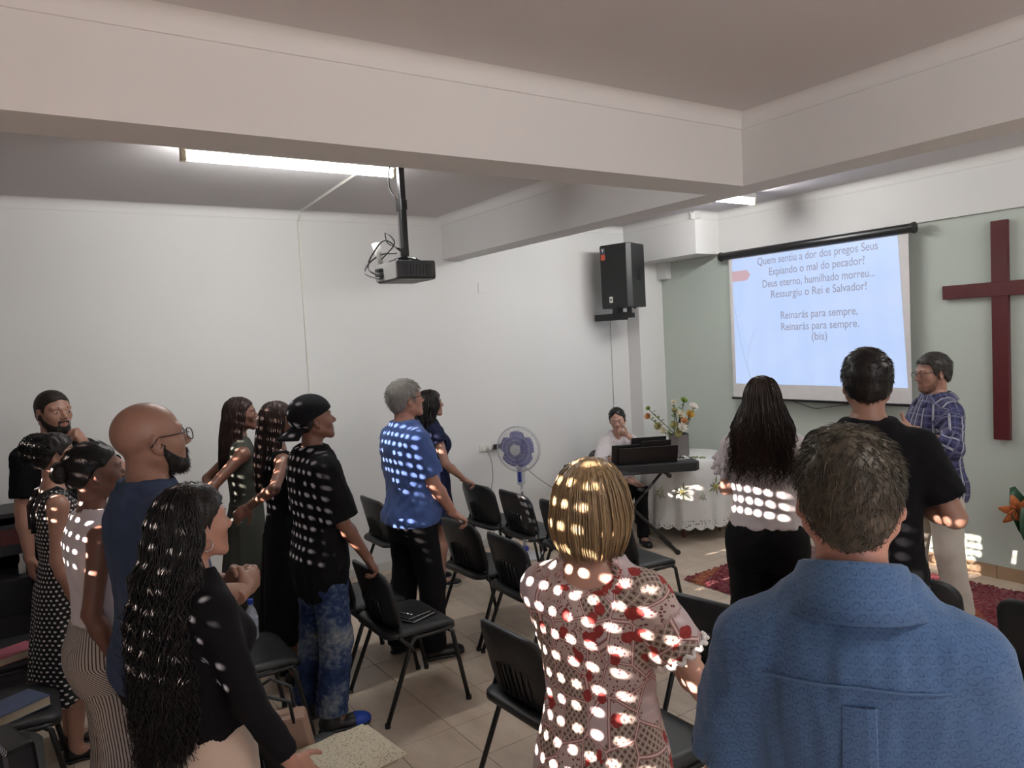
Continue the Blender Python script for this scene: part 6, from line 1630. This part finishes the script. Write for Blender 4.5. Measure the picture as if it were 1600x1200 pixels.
# woman in navy dress
p = Person('navy', 0.68, 2.84, -8, 1.61, 'dark haired woman in a navy dress with a beige belt by the left wall', sex='f', w=1.12, skin=SK['olive'], head=(0, 3, 0))
p.arm(1, world=(0.88, 3.02, 0.87), hint=(0.5, -0.8, -0.2), pose='grip', hd=(0.0, 0.8, -0.4), pn=(-0.1, -0.2, -1)); hang(p, -1); p.stand(0.09); p.body()
p.top(NAVYC, 'dress_top', hem=1.03, ease=0.014, sleeve=0.34, sease=0.018, neck=0.02, wr=0.004, seed=65, sflare=0.01); p.skirt(NAVYC, 1.08, 0.55, 0.016, 0.05, 8, 0.012, name='dress_skirt')
F_ = Fld((-0.25, -0.25, 1.0), (0.25, 0.25, 1.2), 0.008); F_.add(loft(p.tab, 0.026, zlo=1.055*p.s, zhi=1.095*p.s, cyf=p.cy), 0); v_, f_2 = F_.mesh(); mk('belt', v_, f_2, BELT, p.r)
p.shoes(BLACKL, plain('white_sole', srgb(200, 198, 194), 0.6), kind='flat')
p.long_hair(HB, length=0.24, seed=58, n=430, rad=0.0036, azr=120, vol=0.022, spread=0.4, wav=(0.010, 6.0), rnd_len=0.4, back_push=0.02)

# boy with the cap
p = Person('cap', 2.30, 1.30, 0, 1.745, 'boy in a backwards black cap, black tee and washed jeans', w=0.92, skin=SK['brown'], fine=1.15, head=(-2, 8, 0), hs=0.97)
p.arm(1, world=(2.47, 1.50, 0.87), hint=(0.5, -0.8, -0.2), pose='grip', hd=(0, 0.5, -0.85), pn=(-0.3, -0.6, -0.6)); hang(p, -1); p.stand(0.11, (-0.02, -0.07)); p.body()
p.top(BLACKC, 'tee_shirt', hem=0.70, ease=0.034, sleeve=0.95, sease=0.036, neck=0.012, wr=0.008, seed=75, sflare=0.015, flare=0.2); p.trousers(jeans_mat(), waist=0.80, wide=0.012, ease=0.022, cuff=0.10, wr=0.008, seed=77); p.shoes(BLACKL, M_BLACKP, SHB)
p.hairline([(-0.14, -0.07), (-0.06, -0.055), (-0.03, -0.02), (-0.005, 0.02), (0.10, 0.05)], 0.005, HB, seed=54, noise=0.002)
Fc = Fld((-0.13, -0.16, -0.06), (0.13, 0.14, 0.17), 0.005); Fc.add(ell((0, -0.018, 0.040), (0.097, 0.122, 0.106)), 0); Fc.sub(ell((0, -0.012, 0.0), (0.080, 0.104, 0.09)), 0.004); Fc.cut(lambda X, Y, Z: (np.interp(Y, [-0.14, 0.0, 0.12], [-0.025, 0.022, 0.055]) - Z + 0*X), 0.004)
v_, f_2 = Fc.mesh(); capo = mk('cap', p.HO + (v_*p.hs) @ p.HM.T, f_2, cloth('cap_cloth', srgb(18, 18, 22), 0.95, sheen=0.0), p.r)
bm = MB(); vs = []; fs = []
for i in range(7):
    for j in range(13):
        a = (j/12-0.5)*2; d_ = i/6; x = a*0.085*(1-0.10*d_*d_); y = -0.112 + 0.035*a*a - d_*0.105*math.sqrt(max(0, 1-a*a*0.8)); z = -0.008 - d_*0.055 - 0.018*a*a
        vs.append(p.hp((x, y, z)))
for i in range(6):
    for j in range(12): fs.append((i*13+j, i*13+j+1, (i+1)*13+j+1, (i+1)*13+j))
o = bm.add(vs, fs).build('cap_brim', MATS['cap_cloth'], capo, smooth=True); o.modifiers.new('t', 'SOLIDIFY').thickness = 0.004
MB().tube([p.hp((0, -0.02, 0.136)), p.hp((0, -0.02, 0.142))], 0.008, 8).build('cap_button', MATS['cap_cloth'], capo)

# girl in black dress, girl in green
p = Person('blackdress', 1.64, 1.31, -4, 1.70, 'girl with long straight hair in a strappy black dress beside the capped boy', sex='f', w=0.93, skin=SK['brown'], head=(-4, 2, 0), hs=0.98)
p.arm(1, wrist=(0.17, -0.22, 1.13), hint=(0.8, -0.6, -0.6), pose='relaxed', hd=(-0.3, -0.7, -0.6), pn=(-0.5, 0.5, 0)); hang(p, -1); p.stand(0.09); p.body()
p.top(BLACKC, 'dress_top', hem=1.0, ease=0.010, sleeve=0, neck=0.06, wr=0.003, seed=85, strap=True, low=0.10, back=0.16); p.skirt(BLACKC, 1.06, 0.30, 0.012, 0.07, 9, 0.014, name='dress_skirt')
for sd in (1, -1): MB().tube([(sd*0.075, -0.112*p.s, 1.29*p.s), (sd*0.085, -0.085, 1.42*p.s), (sd*0.083, -0.02, 1.478*p.s), (sd*0.08, 0.06, 1.43*p.s), (sd*0.075, 0.10, 1.34*p.s)], 0.004, 6).build('strap', BLACKC, p.r, smooth=True)
p.shoes(BLACKL, kind='flat')
p.long_hair(HBR, length=0.42, seed=68, n=560, rad=0.0030, azr=108, vol=0.010, spread=0.2, wav=(0.003, 3.0), rnd_len=0.25, back_push=0.035)
p = Person('green', 1.13, 1.22, -8, 1.715, 'girl with long hair in a dark green dress, hands behind her back', sex='f', w=0.95, skin=SK['brown'], head=(-4, 2, 0), hs=0.98)
p.arm(1, wrist=(0.06, -0.20, 1.02), hint=(1.0, -0.9, -0.2), pose='relaxed', hd=(-0.7, -0.1, -0.4), pn=(0, -0.9, 0)); p.arm(-1, wrist=(-0.04, -0.22, 1.0), hint=(1.0, -0.9, -0.2), pose='relaxed', hd=(0.7, -0.1, -0.4), pn=(0, -0.9, 0)); p.stand(0.09); p.body()
p.top(GREENC, 'dress_top', hem=1.0, ease=0.012, sleeve=0, neck=0.022, wr=0.003, seed=95, low=0.02); p.skirt(GREENC, 1.06, 0.22, 0.016, 0.08, 9, 0.016, name='dress_skirt'); p.shoes(BLACKL, kind='flat')
p.long_hair(HBR, length=0.38, seed=78, n=480, rad=0.0032, azr=108, vol=0.010, spread=0.2, wav=(0.003, 3.0), rnd_len=0.25, back_push=0.03)

# bald man
p = Person('bald', 3.28, 0.38, 8, 1.85, 'bald bearded man with glasses in a plain blue tee', w=1.12, belly=0.03, skin=SK['tan'], fine=1.2, head=(3, 6, 0), hs=1.10)
hw = p.local(3.52, 0.62, 1.20)
p.arm(1, wrist=hw+V3(0.03, -0.02, 0), hint=(0.8, -0.4, -0.9), pose='fist', hd=(-0.6, 0.7, 0.2), pn=(-0.6, -0.6, 0)); p.arm(-1, wrist=hw+V3(-0.10, -0.02, 0.0), hint=(0.8, -0.4, -0.9), pose='fist', hd=(0.7, 0.6, 0.2), pn=(0.5, -0.6, 0)); p.stand(0.12); p.body()
p.top(BLUET, 'tee_shirt', hem=0.84, ease=0.022, sleeve=0.80, sease=0.022, neck=0.012, wr=0.006, seed=105, flare=0.2, sflare=0.01); p.trousers(BLACK2, waist=0.88, wide=0.01, ease=0.018); p.shoes(BLACKL)
p.beard(HB, 0.0042, seed=6, n_str=1400, s_len=0.010); p.glasses(plain('dark_frame', srgb(34, 24, 26), 0.3))
# woman with very long curly hair
p = Person('curls', 3.84, 0.40, 12, 1.625, 'woman with very long curly black hair in a black long-sleeved top, front left', sex='f', w=1.06, skin=SK['olive'], fine=1.2, head=(2, 2, 0), hs=1.02)
p.arm(1, world=(4.06, 0.62, 0.73), hint=(0.6, -0.8, -0.2), pose='relaxed', hd=(0.05, 0.6, -0.8), pn=(-1, 0.1, 0)); hang(p, -1); p.stand(0.10); p.body()
p.top(BLACKC, 'long_sleeved_top', hem=0.97, ease=0.012, sleeve=1.86, sease=0.010, neck=0.016, wr=0.004, seed=115); p.trousers(BEIGE2, waist=1.02, wide=0.02, ease=0.014); p.shoes(BLACKL)
wbnd = Fld((-0.25, -0.25, 0.85), (0.25, 0.25, 1.0), 0.008); wbnd.add(loft(p.tab, 0.017, zlo=0.935*p.s, zhi=0.985*p.s, cyf=p.cy), 0); v_, f_2 = wbnd.mesh(); mk('waistband', v_, f_2, BEIGE2, p.r)
p.long_hair(HB, length=0.72, seed=88, n=1450, rad=0.0026, azr=84, vol=0.020, spread=1.0, wav=(0.016, 9.0), rnd_len=0.55, back_push=0.07, K=24, endtaper=0.5, volw=1.15, clump=14)
p.hairline([(-0.14, -0.03), (-0.06, -0.02), (-0.03, 0.0), (0.0, 0.028), (0.02, 0.0), (0.035, 0.03), (0.06, 0.055), (0.10, 0.072)], 0.010, HB, seed=64, noise=0.002, n_str=1500, s_len=0.045, dirv=(0, -1, 0.05), lift=0.06, s_rad=0.0013, jit=0.10)
for sd in (1, -1): MB().tube([p.hp((sd*0.079, -0.003+0.017*math.sin(t), -0.058+0.017*math.cos(t))) for t in np.linspace(0, 6.283, 21)[:-1]], 0.0014, 5, closed=True).build('hoop_earring', M_CHROME, p.r, smooth=True)

# woman in white tank top
p = Person('tank', 2.80, 0.24, 4, 1.68, 'woman with pinned black hair in a white sleeveless top and striped trousers', sex='f', w=1.10, skin=SK['brown'], fine=1.1, head=(2, 0, 0), hs=1.02)
p.arm(1, up=(0.16, -0.22, -1), fore=(0.02, 0.34, -1)); hang(p, -1); p.stand(0.10); p.body()
p.top(WHITEC, 'tank_top', hem=0.98, ease=0.012, sleeve=0, neck=0.03, wr=0.005, seed=125, low=0.015); p.trousers(stripe_mat(), waist=1.04, wide=0.035, ease=0.020, wr=0.004); p.shoes(BLACKL, kind='flat')
p.hairline([(-0.14, -0.06), (-0.06, -0.05), (-0.03, -0.01), (0.0, 0.025), (0.02, 0.02), (0.04, 0.045), (0.062, 0.066), (0.10, 0.08)], 0.009, HB, seed=74, noise=0.002, peak=0.015, n_str=1300, s_len=0.04, dirv=(0, -1, -0.2), lift=0.06, jit=0.10)
Fb = Fld((-0.08, -0.21, -0.08), (0.08, -0.05, 0.09), 0.006); Fb.add(ell((0, -0.125, 0.015), (0.045, 0.036, 0.045)), 0); Fb.warp(waves(3, 0.007, 6, (0.02, 0.04), 1.0)); v_, f_2 = Fb.mesh(); mk('hair_bun', p.HO + (v_*p.hs) @ p.HM.T, f_2, HB, p.r)
# woman in polka dots with curls
p = Person('polka', 1.74, 0.15, 4, 1.645, 'woman with gathered black curls in a black polka dot dress at the left', sex='f', w=1.04, skin=SK['olive'], fine=1.0, head=(0, 0, 0))
hang(p, 1, (0.12, -0.1, -1), (0.0, 0.3, -1)); hang(p, -1); p.stand(0.09); p.body()
PK = polka_mat(); p.top(PK, 'dress_top', hem=1.0, ease=0.010, sleeve=0, neck=0.05, wr=0.003, seed=135, strap=True, low=0.08, back=0.17); p.skirt(PK, 1.08, 0.35, 0.012, 0.07, 9, 0.014, name='dress_skirt'); p.shoes(BLACKL, kind='flat')
for sd in (1, -1): MB().tube([(sd*0.06, -0.118*p.s, 1.25*p.s), (sd*0.09, -0.108, 1.37*p.s), (sd*0.095, -0.07, 1.45*p.s), (sd*0.09, 0.0, 1.475*p.s), (sd*0.08, 0.08, 1.41*p.s)], 0.011, 8, sq=0.4).build('strap', PK, p.r, smooth=True)
p.hairline([(-0.14, -0.07), (-0.06, -0.06), (-0.03, -0.02), (0.0, 0.025), (0.02, 0.0), (0.04, 0.03), (0.065, 0.055), (0.10, 0.072)], 0.014, HB, seed=84, noise=0.006)
r_ = np.random.RandomState(21); n_ = 420; K_ = 13; th = r_.uniform(0, 6.28, n_); cz = r_.uniform(-0.9, 1, n_); q = np.stack([0.075*np.sqrt(1-cz**2)*np.cos(th), 0.055*np.sqrt(1-cz**2)*np.sin(th)-0.075, 0.055*cz+0.055], 1)
nr = q-V3(0, -0.05, 0.03); nr /= np.linalg.norm(nr, axis=1, keepdims=True); a_v = np.cross(nr, r_.randn(n_, 3)); a_v /= np.linalg.norm(a_v, axis=1, keepdims=True); b_v = np.cross(nr, a_v); ph = r_.uniform(0, 6.28, n_); P_ = np.zeros((n_, K_, 3))
for k in range(K_):
    t = k/(K_-1); an = ph+t*11; P_[:, k] = q + nr*(0.05*t)[..., None] if False else q + nr*(0.045*t) + (a_v*np.cos(an)[:, None] + b_v*np.sin(an)[:, None])*0.010 + V3(0, 0, -0.02)*t*t
sv, sf = strands(P_, np.full((n_, K_), 0.0019)); mk('hair_curls', p.HO + (sv*p.hs) @ p.HM.T, sf, HB, p.r)
# bearded man in black by the wall
p = Person('beard', 0.93, 0.20, -62, 1.84, 'bearded man in black with short dark hair, hand on his mouth, at the far left', w=1.02, skin=SK['olive'], fine=1.15, head=(0, -2, 0), hs=1.04)
p.arm(-1, wrist=p.hp((-0.075, 0.150, -0.185)), hint=(0.8, 0.5, -0.9), pose='fist', hd=(0.55, 0.1, 0.8), pn=(0.5, -0.75, -0.2)); hang(p, 1); p.stand(0.12); p.body()
p.top(BLACKC, 'tee_shirt', hem=0.84, ease=0.020, sleeve=0.75, sease=0.02, neck=0.012, wr=0.005, seed=145); p.trousers(BLACK2); p.shoes(BLACKL)
p.hairline([(-0.14, -0.06), (-0.06, -0.05), (-0.035, -0.025), (-0.012, 0.02), (0.012, 0.02), (0.018, -0.012), (0.030, -0.008), (0.040, 0.036), (0.062, 0.062), (0.10, 0.075)], 0.006, STUB, seed=94, noise=0.001)
p.beard(STUB, 0.0030, seed=7, n_str=900)
